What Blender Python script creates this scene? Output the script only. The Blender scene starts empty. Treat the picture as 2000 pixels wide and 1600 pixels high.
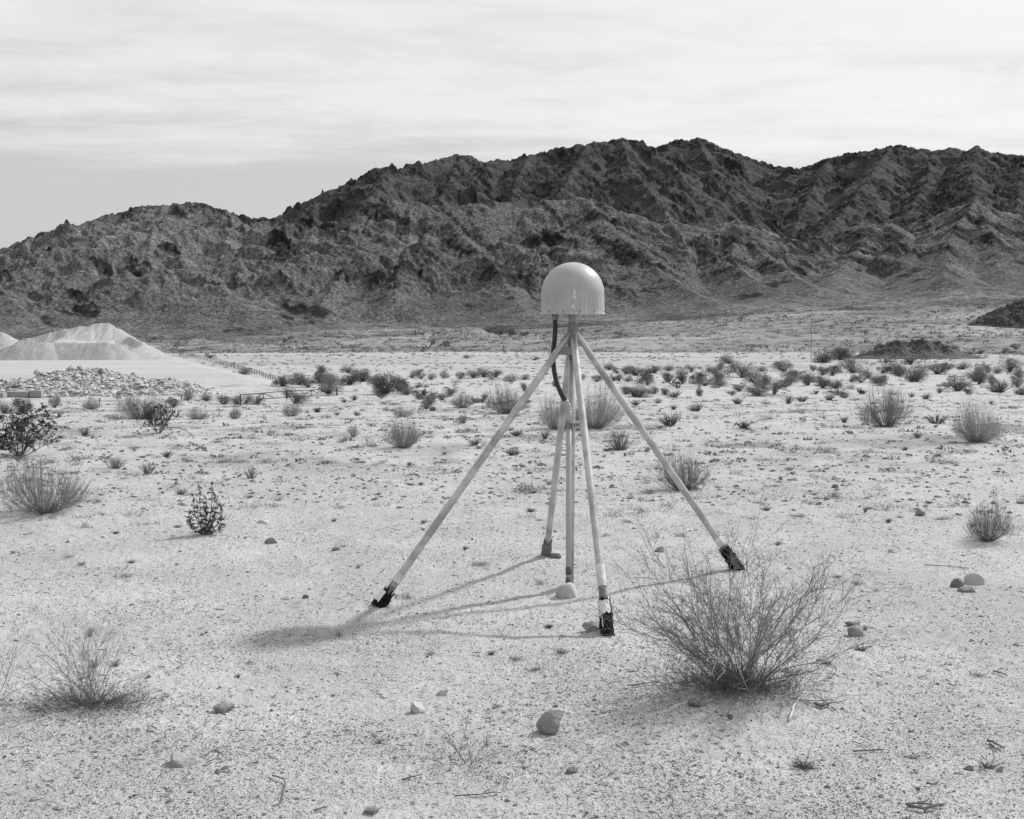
import bpy, math, random
import numpy as np
from mathutils import Vector, Matrix

scene = bpy.context.scene
R = math.radians
# ------------------------------------------------------------------ camera
CAM_H = 1.72
PITCH = math.atan((800 - 613) / 2600)
cd = bpy.data.cameras.new("camera")
cam = bpy.data.objects.new("camera", cd)
scene.collection.objects.link(cam)
cd.sensor_width = 36.0
cd.lens = 46.8
cd.clip_start = 0.05
cd.clip_end = 12000
cam.location = (0, 0, CAM_H)
cam.rotation_euler = (math.pi / 2 - PITCH, 0, 0)
scene.camera = cam
# ------------------------------------------------------------------ light
SUN_AZ, SUN_EL = R(47), R(41.3)
S = Vector((math.sin(SUN_AZ) * math.cos(SUN_EL), math.cos(SUN_AZ) * math.cos(SUN_EL), math.sin(SUN_EL)))
sl = bpy.data.lights.new("sun", 'SUN')
sl.energy = 4.0
sl.angle = R(2.8)
sl.color = (1.0, 1.0, 1.0)
sun = bpy.data.objects.new("sun", sl)
sun.rotation_euler = S.to_track_quat('Z', 'Y').to_euler()
scene.collection.objects.link(sun)

w = bpy.data.worlds.new("World")
scene.world = w
w.use_nodes = True
nt = w.node_tree
nt.nodes.clear()


class NT:
    """tiny node-tree writer"""
    def __init__(s, tree): s.t = tree
    def n(s, typ, **kw):
        x = s.t.nodes.new(typ)
        for k, v in kw.items(): setattr(x, k, v)
        return x
    def put(s, sock, v):
        if isinstance(v, bpy.types.NodeSocket): s.t.links.new(v, sock)
        elif v is not None: sock.default_value = v
    def m(s, op, a, b=None, c=None, clamp=False):
        x = s.n('ShaderNodeMath', operation=op)
        x.use_clamp = clamp
        s.put(x.inputs[0], a)
        if b is not None: s.put(x.inputs[1], b)
        if c is not None: s.put(x.inputs[2], c)
        return x.outputs[0]
    def mr(s, v, a, b, c=0.0, d=1.0, smooth=True):
        x = s.n('ShaderNodeMapRange')
        if smooth: x.interpolation_type = 'SMOOTHSTEP'
        for i, q in enumerate((v, a, b, c, d)): s.put(x.inputs[i], q)
        return x.outputs[0]
    def mix(s, f, a, b):
        x = s.n('ShaderNodeMix', data_type='FLOAT')
        s.put(x.inputs[0], f); s.put(x.inputs[2], a); s.put(x.inputs[3], b)
        return x.outputs[0]
    def noise(s, vec, scale, detail=4, rough=0.55, dist=0.0):
        x = s.n('ShaderNodeTexNoise')
        if vec is not None: s.put(x.inputs['Vector'], vec)
        x.inputs['Scale'].default_value = scale
        x.inputs['Detail'].default_value = detail
        x.inputs['Roughness'].default_value = rough
        x.inputs['Distortion'].default_value = dist
        return x.outputs[0]
    def xyz(s, a, b, c):
        x = s.n('ShaderNodeCombineXYZ')
        for i, q in enumerate((a, b, c)): s.put(x.inputs[i], q)
        return x.outputs[0]


W = NT(nt)
tc = W.n('ShaderNodeTexCoord')
sep = W.n('ShaderNodeSeparateXYZ')
W.put(sep.inputs[0], tc.outputs['Generated'])
dx, dy, dz = sep.outputs
sky = W.n('ShaderNodeTexSky', sky_type='NISHITA')
sky.sun_disc = False
sky.sun_elevation = SUN_EL
sky.sun_rotation = SUN_AZ
bw = W.n('ShaderNodeRGBToBW')
W.put(bw.inputs[0], sky.outputs[0])
zc = W.m('ADD', W.m('MAXIMUM', dz, 0.0), 0.05)
pu = W.m('DIVIDE', dx, zc)
pv = W.m('DIVIDE', dy, zc)
plane = W.xyz(pu, pv, 0.0)
n1 = W.noise(W.xyz(W.m('MULTIPLY', pu, 0.45), pv, 3.1), 0.9, 7, 0.6, 0.7)      # long cirrus streaks
n2 = W.noise(W.xyz(W.m('MULTIPLY', pu, 0.8), pv, 9.7), 2.6, 6, 0.62, 0.5)      # wisps
n3 = W.noise(W.xyz(W.m('MULTIPLY', pu, 0.5), W.m('MULTIPLY', pv, 0.9), 5.0), 0.33, 3, 0.5, 0.3)
el = dz
azr = W.m('DIVIDE', dx, W.m('MAXIMUM', W.m('ABSOLUTE', dy), 0.15))
cov = W.m('ADD', W.m('MULTIPLY', n1, 0.85), W.m('MULTIPLY', n2, 0.62))
cov = W.m('ADD', cov, W.m('MULTIPLY', n3, 0.5))
cov = W.m('ADD', cov, W.mr(el, 0.085, 0.125, -0.42, 0.0))                    # clear strip low over the hills
cov = W.m('ADD', cov, W.mr(azr, -0.30, 0.36, -0.07, 0.10))                   # thicker veil towards the sun
cov = W.m('ADD', cov, W.mr(el, 0.12, 0.24, 0.0, 0.13))
cf = W.mr(cov, 0.66, 1.24)
clear = W.m('MULTIPLY', bw.outputs[0], 1.0)
base = W.m('ADD', W.m('MULTIPLY', clear, 0.12), W.mr(azr, -0.25, 0.35, 5.3, 5.9))
glow = W.mr(azr, -0.3, 0.45, 8.3, 9.05)
val = W.mix(cf, base, glow)
# the veil is brightest round the sun and falls off away from it
dt = W.n('ShaderNodeVectorMath', operation='DOT_PRODUCT')
W.put(dt.inputs[0], tc.outputs['Generated']); dt.inputs[1].default_value = tuple(S)
sunw = W.mr(dt.outputs['Value'], -0.65, 0.42, 0.56, 1.0)
val = W.m('MULTIPLY', val, sunw)
bg = W.n('ShaderNodeBackground')
W.put(bg.inputs[0], W.xyz(val, val, val))
bg.inputs[1].default_value = 0.102
wo = W.n('ShaderNodeOutputWorld')
nt.links.new(bg.outputs[0], wo.inputs[0])

scene.view_settings.view_transform = 'Standard'
scene.view_settings.look = 'None'
scene.view_settings.exposure = 0.0
scene.view_settings.gamma = 1.0
scene.view_settings.use_curve_mapping = False

# ------------------------------------------------------------------ numeric noise
def _h(ix, iy, seed):
    n = (ix.astype(np.int64) * 374761393 + iy.astype(np.int64) * 668265263 + seed * 1274126177) & 0xffffffff
    n = ((n ^ (n >> 13)) * 1274126177) & 0xffffffff
    n = n ^ (n >> 16)
    return (n & 0xffff).astype(np.float32) / 65535.0


def vnoise(x, y, seed=0):
    """gradient noise, roughly -1..1"""
    x0 = np.floor(x); y0 = np.floor(y)
    fx = (x - x0).astype(np.float32); fy = (y - y0).astype(np.float32)
    ux = fx * fx * fx * (fx * (fx * 6 - 15) + 10); uy = fy * fy * fy * (fy * (fy * 6 - 15) + 10)
    def g(ox, oy):
        a = _h(x0 + ox, y0 + oy, seed) * 6.2831853
        return np.cos(a) * (fx - ox) + np.sin(a) * (fy - oy)
    a = g(0, 0); b = g(1, 0); c = g(0, 1); d = g(1, 1)
    return ((a + (b - a) * ux) + ((c + (d - c) * ux) - (a + (b - a) * ux)) * uy) * 1.5


def fbm(x, y, lam, octv=4, seed=0, gain=0.5):
    out = 0; amp = 1; f = 1.0 / lam
    for i in range(octv):
        out = out + amp * vnoise(x * f + 17.3 * i, y * f - 9.1 * i, seed + i * 7)
        amp *= gain; f *= 2.03
    return out


def ridged(x, y, lam, octv=4, seed=0, gain=0.5):
    out = 0; amp = 1; f = 1.0 / lam
    for i in range(octv):
        n = 1 - np.abs(vnoise(x * f + 5.7 * i, y * f + 3.3 * i, seed + i * 13)) * 1.6
        out = out + amp * n * np.abs(n)
        amp *= gain; f *= 2.1
    return out


def sstep(a, b, v):
    t = np.clip((v - a) / (b - a), 0, 1)
    return t * t * (3 - 2 * t)


# ------------------------------------------------------------------ pixel -> world helpers
cp, sp_ = math.cos(PITCH), math.sin(PITCH)


def ray(px, row):
    u = (px - 1000) / 2600.0; v = (800 - row) / 2600.0
    d = np.array([u, cp + v * sp_, -sp_ + v * cp])
    return d / d[1]


def at(px, row, dist):
    d = ray(px, row)
    return (d[0] * dist, dist, CAM_H + d[2] * dist)


# ------------------------------------------------------------------ ground height
_pd = np.array([0, 8, 12, 20, 30, 85, 150, 270, 340.0])
_pr = np.array([0, 0, 985, 868, 822, 782, 738, 702, 690.0])
_pz = np.where(_pd < 12, 0, CAM_H - (_pr - 613) / 2600 * _pd); _pz[2] = 0
_sd = np.exp(np.linspace(math.log(2), math.log(340), 300))
_sz = np.interp(_sd, _pd, _pz)
_k = np.exp(-np.linspace(-2, 2, 31) ** 2); _k /= _k.sum()
_sz = np.convolve(np.pad(_sz, 15, mode='edge'), _k, 'valid')
_fx = np.array([-400, 0, 300, 600, 900, 1100, 1300, 1500, 1700, 2000, 2400.0])
_fr = np.array([668, 668, 668, 660, 648, 640, 625, 612, 600, 588, 570.0])
FOOT = 850.0


def ground_base(x, y):
    x = np.asarray(x, dtype=np.float64); y = np.asarray(y, dtype=np.float64)
    yy = np.maximum(y, 0.001)
    z = np.interp(yy, _sd, _sz)
    px = 1000 + 2600 * x / np.maximum(yy, 60)
    zf = CAM_H - (np.interp(px, _fx, _fr) - 613) / 2600 * FOOT
    t = np.clip((yy - 330) / (FOOT - 330), 0, 3)
    z = z + (zf - _sz[-1]) * np.where(t < 1, t ** 1.25, 1 + (t - 1) * 1.0)
    return z


PAD_A, PAD_B = (-26.0, 138.0), (-72.0, 285.0)


def pad_mask(x, y):
    # the levelled yard left of the fence line
    tx, ty = PAD_B[0] - PAD_A[0], PAD_B[1] - PAD_A[1]
    L = math.hypot(tx, ty)
    side = ((x - PAD_A[0]) * ty - (y - PAD_A[1]) * tx) / L        # >0 right of the fence line
    m = sstep(1.5, -4.5, side) * sstep(108, 128, y + 0.35 * x + 12) * sstep(400, 330, y)
    return m


MOUNDS = []      # (x, y, radius, height)


def ground(x, y, fine=True):
    x = np.asarray(x, dtype=np.float64); y = np.asarray(y, dtype=np.float64)
    r = np.hypot(x, y)
    z = ground_base(x, y)
    pm = pad_mask(x, y)
    wash = sstep(150, 190, y) * sstep(345, 300, y)
    rough = (1 - 0.93 * pm) * (1 - 0.7 * wash)
    z = z + 0.9 * pm
    z = z + 0.035 * fbm(x, y, 3.1, 3, 5) * sstep(2.5, 5, r) * rough
    z = z + (0.09 * fbm(x, y, 11, 2, 9) * sstep(13, 35, r) + 0.06 * fbm(x, y, 2.3, 2, 15) * sstep(14, 30, r)) * rough
    z = z + (1.2 * fbm(x, y, 55, 3, 21) + 0.55 * fbm(x, y, 15, 2, 23)) * sstep(335, 400, r)
    if fine:
        z = z + 0.012 * fbm(x, y, 0.55, 3, 31) * rough - 0.016 * np.clip(vnoise(x / 0.31, y / 0.27, 35) - 0.25, 0, 1) * sstep(60, 20, r)
        z = z + 0.02 * np.clip(vnoise(x / 0.16, y / 0.12, 59) - 0.5, 0, 1) * sstep(-0.1, 0.5, vnoise(x / 2.1, y / 1.7, 60)) * sstep(70, 25, r)
        z = z + 0.0045 * np.abs(fbm(x, y, 0.11, 3, 41)) * sstep(60, 25, r)
        cl = vnoise(x / 0.035, y / 0.035, 51)
        z = z + 0.011 * np.clip(cl - 0.30, 0, 1) * sstep(26, 14, r)
        z = z + 0.03 * np.clip(vnoise(x / 0.22, y / 0.3, 63) - 0.45, 0, 1) * sstep(10, 16, r) * sstep(90, 50, r)
        z = z + 0.018 * np.clip(vnoise(x / 0.11, y / 0.09, 57) - 0.45, 0, 1) * sstep(30, 14, r)
    for (mx, my, mr_, mh) in MOUNDS:
        d2 = ((x - mx) ** 2 + (y - my) ** 2) / (mr_ * mr_)
        z = z + mh * np.exp(-d2 * 1.6)
    return z


def gp(px, row):
    """where the sight line through a point of the photograph meets the ground"""
    d = ray(px, row)
    ys = np.exp(np.linspace(math.log(3.0), math.log(1000), 2500))
    g = ground(d[0] * ys, ys, False)
    s = CAM_H + d[2] * ys - g
    i = np.argmax(s < 0)
    if s[i] >= 0: i = len(ys) - 1
    a, b = ys[max(i - 1, 0)], ys[i]
    sa, sb = s[max(i - 1, 0)], s[i]
    yv = a + (b - a) * (sa / (sa - sb + 1e-12)) if i > 0 else a
    x = d[0] * yv
    return (float(x), float(yv), float(ground(x, yv)))


# ------------------------------------------------------------------ mesh helpers
def mk_mesh(name, V, F, mats=(), mi=None, smooth=False, col=None):
    """V (n,3); F list of (m,k) int arrays"""
    V = np.asarray(V, dtype=np.float32)
    if not isinstance(F, (list, tuple)): F = [F]
    F = [np.asarray(f, dtype=np.int32) for f in F if len(f)]
    me = bpy.data.meshes.new(name)
    me.vertices.add(len(V))
    me.vertices.foreach_set('co', V.ravel())
    loops = np.concatenate([f.ravel() for f in F])
    sizes = np.concatenate([np.full(len(f), f.shape[1], dtype=np.int32) for f in F])
    starts = np.concatenate([[0], np.cumsum(sizes)[:-1]]).astype(np.int32)
    me.loops.add(len(loops)); me.loops.foreach_set('vertex_index', loops)
    me.polygons.add(len(sizes)); me.polygons.foreach_set('loop_start', starts)
    me.polygons.foreach_set('loop_total', sizes)
    if mi is not None: me.polygons.foreach_set('material_index', np.asarray(mi, dtype=np.int32))
    me.polygons.foreach_set('use_smooth', np.full(len(sizes), bool(smooth)))
    for m in mats: me.materials.append(m)
    if col is not None:
        a = me.color_attributes.new('tone', 'FLOAT_COLOR', 'POINT')
        c = np.ones((len(V), 4), dtype=np.float32)
        c[:, :3] = np.asarray(col, dtype=np.float32).reshape(len(V), -1)
        a.data.foreach_set('color', c.ravel())
    me.update(calc_edges=True)
    return me


def link(name, me, parent=None, label=None, cat=None, group=None, kind=None, loc=None):
    o = bpy.data.objects.new(name, me)
    scene.collection.objects.link(o)
    if parent is not None: o.parent = parent
    if loc is not None: o.location = loc
    if label: o['label'] = label
    if cat: o['category'] = cat
    if group: o['group'] = group
    if kind: o['kind'] = kind
    return o


class MB:
    """mesh builder in plain lists"""
    def __init__(s): s.V = []; s.T = []; s.Q = []; s.n = 0
    def tube(s, pts, rad, sides=3, cap=False):
        pts = [np.asarray(p, dtype=float) for p in pts]
        n = len(pts)
        if np.isscalar(rad): rad = [rad] * n
        ref = None; b0 = s.n
        for i in range(n):
            t = pts[min(i + 1, n - 1)] - pts[max(i - 1, 0)]
            t = t / (math.sqrt(t @ t) + 1e-12)
            if ref is None:
                ref = np.cross(t, (0.31, 0.17, 0.93)) if abs(t[2]) < 0.9 else np.cross(t, (1, 0, 0))
            ref = ref - t * (ref @ t); ref = ref / (math.sqrt(ref @ ref) + 1e-12)
            bi = np.cross(t, ref)
            for k in range(sides):
                a = 6.2831853 * k / sides
                s.V.append(pts[i] + rad[i] * (math.cos(a) * ref + math.sin(a) * bi))
        for i in range(n - 1):
            for k in range(sides):
                a = b0 + i * sides + k; b = b0 + i * sides + (k + 1) % sides
                s.Q.append((a, b, b + sides, a + sides))
        s.n += n * sides
        if cap:
            for end in (0, n - 1):
                s.V.append(pts[end]); c = s.n; s.n += 1
                for k in range(sides):
                    a = b0 + end * sides + k; b = b0 + end * sides + (k + 1) % sides
                    s.T.append((c, b, a) if end == 0 else (c, a, b))
    def box(s, c, half, rot=None):
        M = Matrix.Identity(3) if rot is None else rot
        for sx in (-1, 1):
            for sy in (-1, 1):
                for sz in (-1, 1):
                    s.V.append(np.array(Vector(c) + M @ Vector((sx * half[0], sy * half[1], sz * half[2]))))
        b = s.n
        for q in ((0, 1, 3, 2), (4, 6, 7, 5), (0, 4, 5, 1), (2, 3, 7, 6), (0, 2, 6, 4), (1, 5, 7, 3)):
            s.Q.append(tuple(b + i for i in q))
        s.n += 8
    def leaf(s, p, d, size, wid, rng):
        d = d / (math.sqrt(d @ d) + 1e-9)
        a = np.cross(d, (rng.uniform(-1, 1), rng.uniform(-1, 1), rng.uniform(-1, 1)))
        a = a / (math.sqrt(a @ a) + 1e-9)
        s.V += [p, p + d * size * 0.5 + a * wid, p + d * size, p + d * size * 0.5 - a * wid]
        s.Q.append((s.n, s.n + 1, s.n + 2, s.n + 3)); s.n += 4
    def lathe(s, prof, seg=48, axis_o=(0, 0, 0)):
        b = s.n
        for (r, z) in prof:
            for k in range(seg):
                a = 6.2831853 * k / seg
                s.V.append(np.array((axis_o[0] + r * math.cos(a), axis_o[1] + r * math.sin(a), axis_o[2] + z)))
        for i in range(len(prof) - 1):
            for k in range(seg):
                a = b + i * seg + k; c = b + i * seg + (k + 1) % seg
                s.Q.append((a, c, c + seg, a + seg))
        s.n += len(prof) * seg
    def mesh(s, name, mats, smooth=False, col=None):
        F = []
        if s.T: F.append(np.array(s.T))
        if s.Q: F.append(np.array(s.Q))
        return mk_mesh(name, np.array(s.V), F, mats, None, smooth, col)


# ------------------------------------------------------------------ materials
def material(name, base=0.3, rough=0.9, var=0.3, scale=8.0, attr=False, bump=0.0, bscale=40.0, spec=0.2,
             metal=0.0, extra=None, bdist=0.01, obj=True, randomize=0.0):
    m = bpy.data.materials.new(name); m.use_nodes = True
    t = m.node_tree; N = NT(t)
    b = t.nodes['Principled BSDF']
    tcn = N.n('ShaderNodeTexCoord')
    vec = tcn.outputs['Object']
    n = N.noise(vec, scale, 5, 0.6)
    f = N.m('ADD', N.m('MULTIPLY', N.m('SUBTRACT', n, 0.5), 2 * var), 1.0)
    v = N.m('MULTIPLY', f, base)
    if attr:
        at_ = N.n('ShaderNodeVertexColor'); at_.layer_name = 'tone'
        s_ = N.n('ShaderNodeSeparateColor'); N.put(s_.inputs[0], at_.outputs[0])
        v = N.m('MULTIPLY', v, s_.outputs[0])
    if randomize:
        oi = N.n('ShaderNodeObjectInfo')
        v = N.m('MULTIPLY', v, N.mr(oi.outputs['Random'], 0, 1, 1 - randomize, 1 + randomize, False))
    if extra: v = extra(N, vec, v)
    v = N.m('MAXIMUM', v, 0.004)
    N.put(b.inputs['Base Color'], N.xyz(v, v, v))
    b.inputs['Roughness'].default_value = rough
    b.inputs['Metallic'].default_value = metal
    b.inputs['Specular IOR Level'].default_value = spec
    if bump:
        bn = N.noise(vec, bscale, 6, 0.65)
        bb = N.n('ShaderNodeBump'); bb.inputs['Strength'].default_value = bump
        bb.inputs['Distance'].default_value = bdist
        N.put(bb.inputs['Height'], bn)
        N.put(b.inputs['Normal'], bb.outputs[0])
    return m


def ground_extra(N, vec, v):
    # grain by grain colour of coarse granite sand: pale quartz, dark mica and clods
    vo = N.n('ShaderNodeTexVoronoi'); N.put(vo.inputs['Vector'], vec); vo.inputs['Scale'].default_value = 210
    sc = N.n('ShaderNodeSeparateColor'); N.put(sc.inputs[0], vo.outputs['Color'])
    g1 = N.mr(sc.outputs[0], 0.0, 1.0, 0.78, 1.18, False)
    dark = N.mr(sc.outputs[1], 0.88, 0.92, 1.0, 0.32)
    n = N.noise(vec, 26, 5, 0.7)
    blot = N.m('MULTIPLY', N.mr(n, 0.58, 0.70, 1.0, 0.52), N.mr(N.noise(vec, 9, 5, 0.75), 0.60, 0.70, 1.0, 0.72))
    n2 = N.noise(vec, 1.3, 6, 0.62)
    broad = N.mr(n2, 0.3, 0.75, 1.07, 0.92)
    return N.m('MULTIPLY', N.m('MULTIPLY', N.m('MULTIPLY', v, N.m('MULTIPLY', g1, dark)), blot), broad)


M_ground = material('desert_sand', 1.0, 0.95, 0.10, 5.0, attr=True, bump=0.6, bscale=120, extra=ground_extra, spec=0.1, bdist=0.006)
# bump at three scales on the ground
def _ground_bump():
    t = M_ground.node_tree; N = NT(t); b = t.nodes['Principled BSDF']
    tcn = N.n('ShaderNodeTexCoord')
    h = N.m('ADD', N.m('MULTIPLY', N.noise(tcn.outputs['Object'], 90, 4, 0.7), 0.5), N.noise(tcn.outputs['Object'], 11, 5, 0.7))
    bb = N.n('ShaderNodeBump'); bb.inputs['Strength'].default_value = 0.75; bb.inputs['Distance'].default_value = 0.02
    N.put(bb.inputs['Height'], h); N.put(b.inputs['Normal'], bb.outputs[0])
_ground_bump()


def rock_extra(N, vec, v):
    sp_x = N.n('ShaderNodeSeparateXYZ'); N.put(sp_x.inputs[0], vec)
    flat = N.xyz(sp_x.outputs[0], N.m('MULTIPLY', sp_x.outputs[1], 0.8), N.m('MULTIPLY', sp_x.outputs[2], 2.4))
    n = N.noise(flat, 0.42, 5, 0.8)
    n2 = N.noise(vec, 0.09, 5, 0.65)
    f = N.m('MULTIPLY', N.mr(n, 0.36, 0.64, 0.55, 1.45), N.mr(n2, 0.35, 0.65, 0.8, 1.2))
    return N.m('MULTIPLY', v, f)


M_mount = material('mountain_rock', 1.0, 0.95, 0.2, 0.05, attr=True, bump=1.0, bscale=0.45, extra=rock_extra, spec=0.1, bdist=2.2)


def speckle(sc, lo=0.4, hi=1.15, thr=0.6):
    def f(N, vec, v):
        n = N.noise(vec, sc, 3, 0.6)
        return N.m('MULTIPLY', v, N.mr(n, thr - 0.12, thr + 0.12, hi, lo))
    return f


M_rock = material('granite', 0.27, 0.9, 0.35, 14, bump=1.0, bscale=45, bdist=0.01, extra=speckle(120, 0.55, 1.1, 0.6), randomize=0.15)
M_rock_pale = material('pale_granite', 0.44, 0.9, 0.2, 12, bump=0.6, bscale=45, bdist=0.008, extra=speckle(120, 0.7, 1.05, 0.62))
M_rock_sand = material('sandy_granite', 0.36, 0.95, 0.2, 12, bump=0.8, bscale=60, bdist=0.01, extra=speckle(140, 0.6, 1.05, 0.6))
M_rock_dark = material('dark_varnished_rock', 0.16, 0.9, 0.3, 14, bump=0.7, bscale=45, bdist=0.01, extra=speckle(120, 0.55, 1.1, 0.6))
M_gravel = material('loose_gravel', 1.0, 0.9, 0.25, 60, attr=True, spec=0.15)
M_rubble = material('rubble_stone', 1.0, 0.95, 0.25, 1.2, attr=True, bump=0.5, bscale=3, bdist=0.1)
M_sandpile = material('crushed_sand', 1.0, 0.95, 0.22, 2.2, attr=True, bump=0.8, bscale=2.2, bdist=0.2, spec=0.1)
M_stem = material('dry_stem', 0.205, 0.85, 0.35, 30, randomize=0.15)
M_stem_dark = material('dark_stem', 0.13, 0.85, 0.35, 30, randomize=0.15)
M_twig = material('grey_twig', 0.23, 0.85, 0.35, 25, randomize=0.2)
M_twig_pale = material('pale_twig', 0.30, 0.85, 0.3, 25, randomize=0.15)
M_leaf = material('small_dark_leaf', 0.06, 0.6, 0.4, 20, spec=0.3, randomize=0.2)
M_leaf_dim = material('dim_leaf', 0.09, 0.8, 0.4, 12, randomize=0.2)
M_leaf_mid = material('grey_leaf', 0.175, 0.8, 0.4, 12, randomize=0.25)
M_wood = material('weathered_wood', 0.15, 0.85, 0.4, 60, bump=0.4, bscale=150, bdist=0.003)
M_wood_white = material('bleached_wood', 0.60, 0.8, 0.2, 60)
M_concrete = material('cast_concrete', 0.30, 0.9, 0.15, 2, bump=0.2, bscale=12, bdist=0.02)
M_rust = material('rusty_pipe', 0.07, 0.8, 0.3, 3)
M_post = material('fence_post', 0.14, 0.85, 0.3, 2)


def dome_extra(N, vec, v):
    sp = N.n('ShaderNodeSeparateXYZ'); N.put(sp.inputs[0], vec)
    st = N.noise(N.xyz(N.m('MULTIPLY', sp.outputs[0], 55.0), N.m('MULTIPLY', sp.outputs[1], 55.0), N.m('MULTIPLY', sp.outputs[2], 2.2)), 1.0, 4, 0.6)
    zz = N.mr(sp.outputs[2], 0.02, 0.26, 1.0, 0.0)
    drip = N.m('MULTIPLY', N.mr(st, 0.56, 0.70, 0.0, 0.17), zz)
    # white bird droppings down the front
    sp2 = N.noise(N.xyz(N.m('MULTIPLY', sp.outputs[0], 120.0), N.m('MULTIPLY', sp.outputs[1], 60.0), N.m('MULTIPLY', sp.outputs[2], 34.0)), 1.0, 3, 0.6)
    bandx = N.mr(N.m('ABSOLUTE', N.m('SUBTRACT', sp.outputs[0], 0.0)), 0.0, 0.035, 1.0, 0.0)
    front = N.mr(sp.outputs[1], -0.12, -0.15, 0.0, 1.0)
    spots = N.m('MULTIPLY', N.m('MULTIPLY', N.mr(sp2, 0.56, 0.64, 0.0, 0.9), bandx), N.m('MULTIPLY', front, zz))
    grime = N.mr(N.noise(vec, 9, 5, 0.65), 0.35, 0.7, 1.06, 0.90)
    fine = N.m('MULTIPLY', grime, N.mr(N.noise(vec, 170, 2, 0.5), 0.70, 0.74, 1.0, 0.55))
    return N.m('MINIMUM', N.m('MULTIPLY', N.m('ADD', N.m('MULTIPLY', v, fine), N.m('ADD', drip, spots)), 1.0), 0.85)


M_dome = material('weathered_radome_plastic', 0.40, 0.45, 0.04, 6, extra=dome_extra, spec=0.22)


def steel_extra(N, vec, v):
    n = N.noise(vec, 55, 4, 0.7)
    n2 = N.noise(vec, 7, 5, 0.6)
    return N.m('MULTIPLY', N.m('MULTIPLY', v, N.mr(n, 0.6, 0.75, 1.0, 0.75)), N.mr(n2, 0.3, 0.7, 0.65, 1.25))


M_steel = material('galvanised_steel', 0.45, 0.30, 0.12, 9, extra=steel_extra, spec=0.5, metal=0.4)
M_steel_dull = material('dull_painted_steel', 0.26, 0.6, 0.15, 12, extra=steel_extra, spec=0.4, metal=0.1)
M_white_wrap = material('white_tape', 0.66, 0.6, 0.08, 20, extra=steel_extra)
M_hose = material('black_flexible_conduit', 0.035, 0.5, 0.6, 14, spec=0.4)
M_pvc = material('pale_conduit', 0.42, 0.4, 0.08, 10, spec=0.4)
M_band = material('grey_tape_band', 0.11, 0.7, 0.2, 30)
M_foam = material('black_foam_sleeve', 0.009, 0.9, 0.5, 60, bump=0.8, bscale=180, bdist=0.006, spec=0.2)
M_foam_white = material('white_peel_and_highlight', 0.68, 0.8, 0.12, 30, bump=0.3, bscale=90, bdist=0.004)
M_foam_grey = material('ragged_grey_insulation', 0.20, 0.9, 0.5, 50, bump=0.8, bscale=120, bdist=0.01)
M_hole = material('punched_slot', 0.01, 0.9, 0.1, 5)

# ------------------------------------------------------------------ the ground sheet
hero = gp(1450, 1338)
MOUNDS.append((hero[0] - 0.02, hero[1] - 0.02, 0.62, 0.075))
lb = gp(85, 1003)
MOUNDS.append((lb[0], lb[1], 0.8, 0.06))
for fx_, fy_ in ((742, 1181), (1187, 1239), (1441, 1112), (1067, 1084)):
    q_ = gp(fx_, fy_); MOUNDS.append((q_[0], q_[1], 0.10, 0.022))
b3 = gp(160, 1378)
MOUNDS.append((b3[0] - 0.1, b3[1], 0.5, 0.04))

AZ_F = np.linspace(-24, 24, 1101)
def az_full(lo, hi, step):
    L = np.arange(lo, -24, step); Rr = np.arange(24 + step, hi + 0.01, step)
    return np.radians(np.concatenate([L, AZ_F, Rr]))


def polar_sheet(az, rr, wrap):
    A, RR = np.meshgrid(az, rr)
    X = (np.sin(A) * RR); Y = (np.cos(A) * RR)
    nr, na = A.shape
    i = np.arange(nr - 1)[:, None]; j = np.arange(na if wrap else na - 1)[None, :]
    j2 = (j + 1) % na
    F = np.stack([(i * na + j), (i * na + j2), ((i + 1) * na + j2), ((i + 1) * na + j)], -1).reshape(-1, 4)
    return X, Y, F


rr_near = 4472.0 / (np.arange(1750, 980, -2.0) - 613)
rr_far = np.exp(np.concatenate([np.arange(math.log(rr_near[-1]) + 0.0035, math.log(40), 0.0035), np.arange(math.log(40), math.log(830), 0.006)]))
rr = np.concatenate([[0.02, 0.5, 1, 1.6, 2.2, 2.8, 3.3], rr_near[rr_near > 3.6], rr_far, [830.0]])
X, Y, F = polar_sheet(az_full(-180, 177, 3.0), rr, True)
Z = ground(X, Y)
Rg = np.hypot(X, Y)
# surface colour (sand, yard, wash, darker brushy fan)
tone = 0.442 + 0.04 * fbm(X, Y, 1.7, 5, 61, 0.6)
mid = sstep(11, 22, Rg)
patch = fbm(X, Y * 0.7, 3.3, 5, 71, 0.62)
tone = tone * (1 - mid * 0.40 * sstep(0.15, 0.95, patch))
fine = vnoise(X / 0.11, Y / 0.16, 77) + vnoise(X / 0.05, Y / 0.06, 78)
tone = tone * (1 - 0.20 * sstep(0.45, 1.2, fine) * sstep(5, 9, Rg) * sstep(60, 30, Rg))
pat2 = fbm(X, Y * 0.5, 1.1, 4, 79, 0.7)
tone = tone * (1 - mid * 0.25 * sstep(0.3, 0.9, pat2) * sstep(120, 60, Rg))
pm = pad_mask(X, Y)
yard = 0.43 + 0.05 * fbm(X, Y * 3, 30, 4, 83)
tone = tone * (1 - pm) + yard * pm
wash = sstep(160, 200, Y) * sstep(345, 315, Y) * (1 - pm)
tone = tone * (1 - wash) + wash * (0.385 + 0.07 * fbm(X, Y * 4, 60, 4, 91) - 0.10 * sstep(0.1, 0.8, fbm(X, Y, 7, 4, 93)))
fan = sstep(338, 352, Rg + 5 * vnoise(X / 30, Y / 30, 99))
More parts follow.
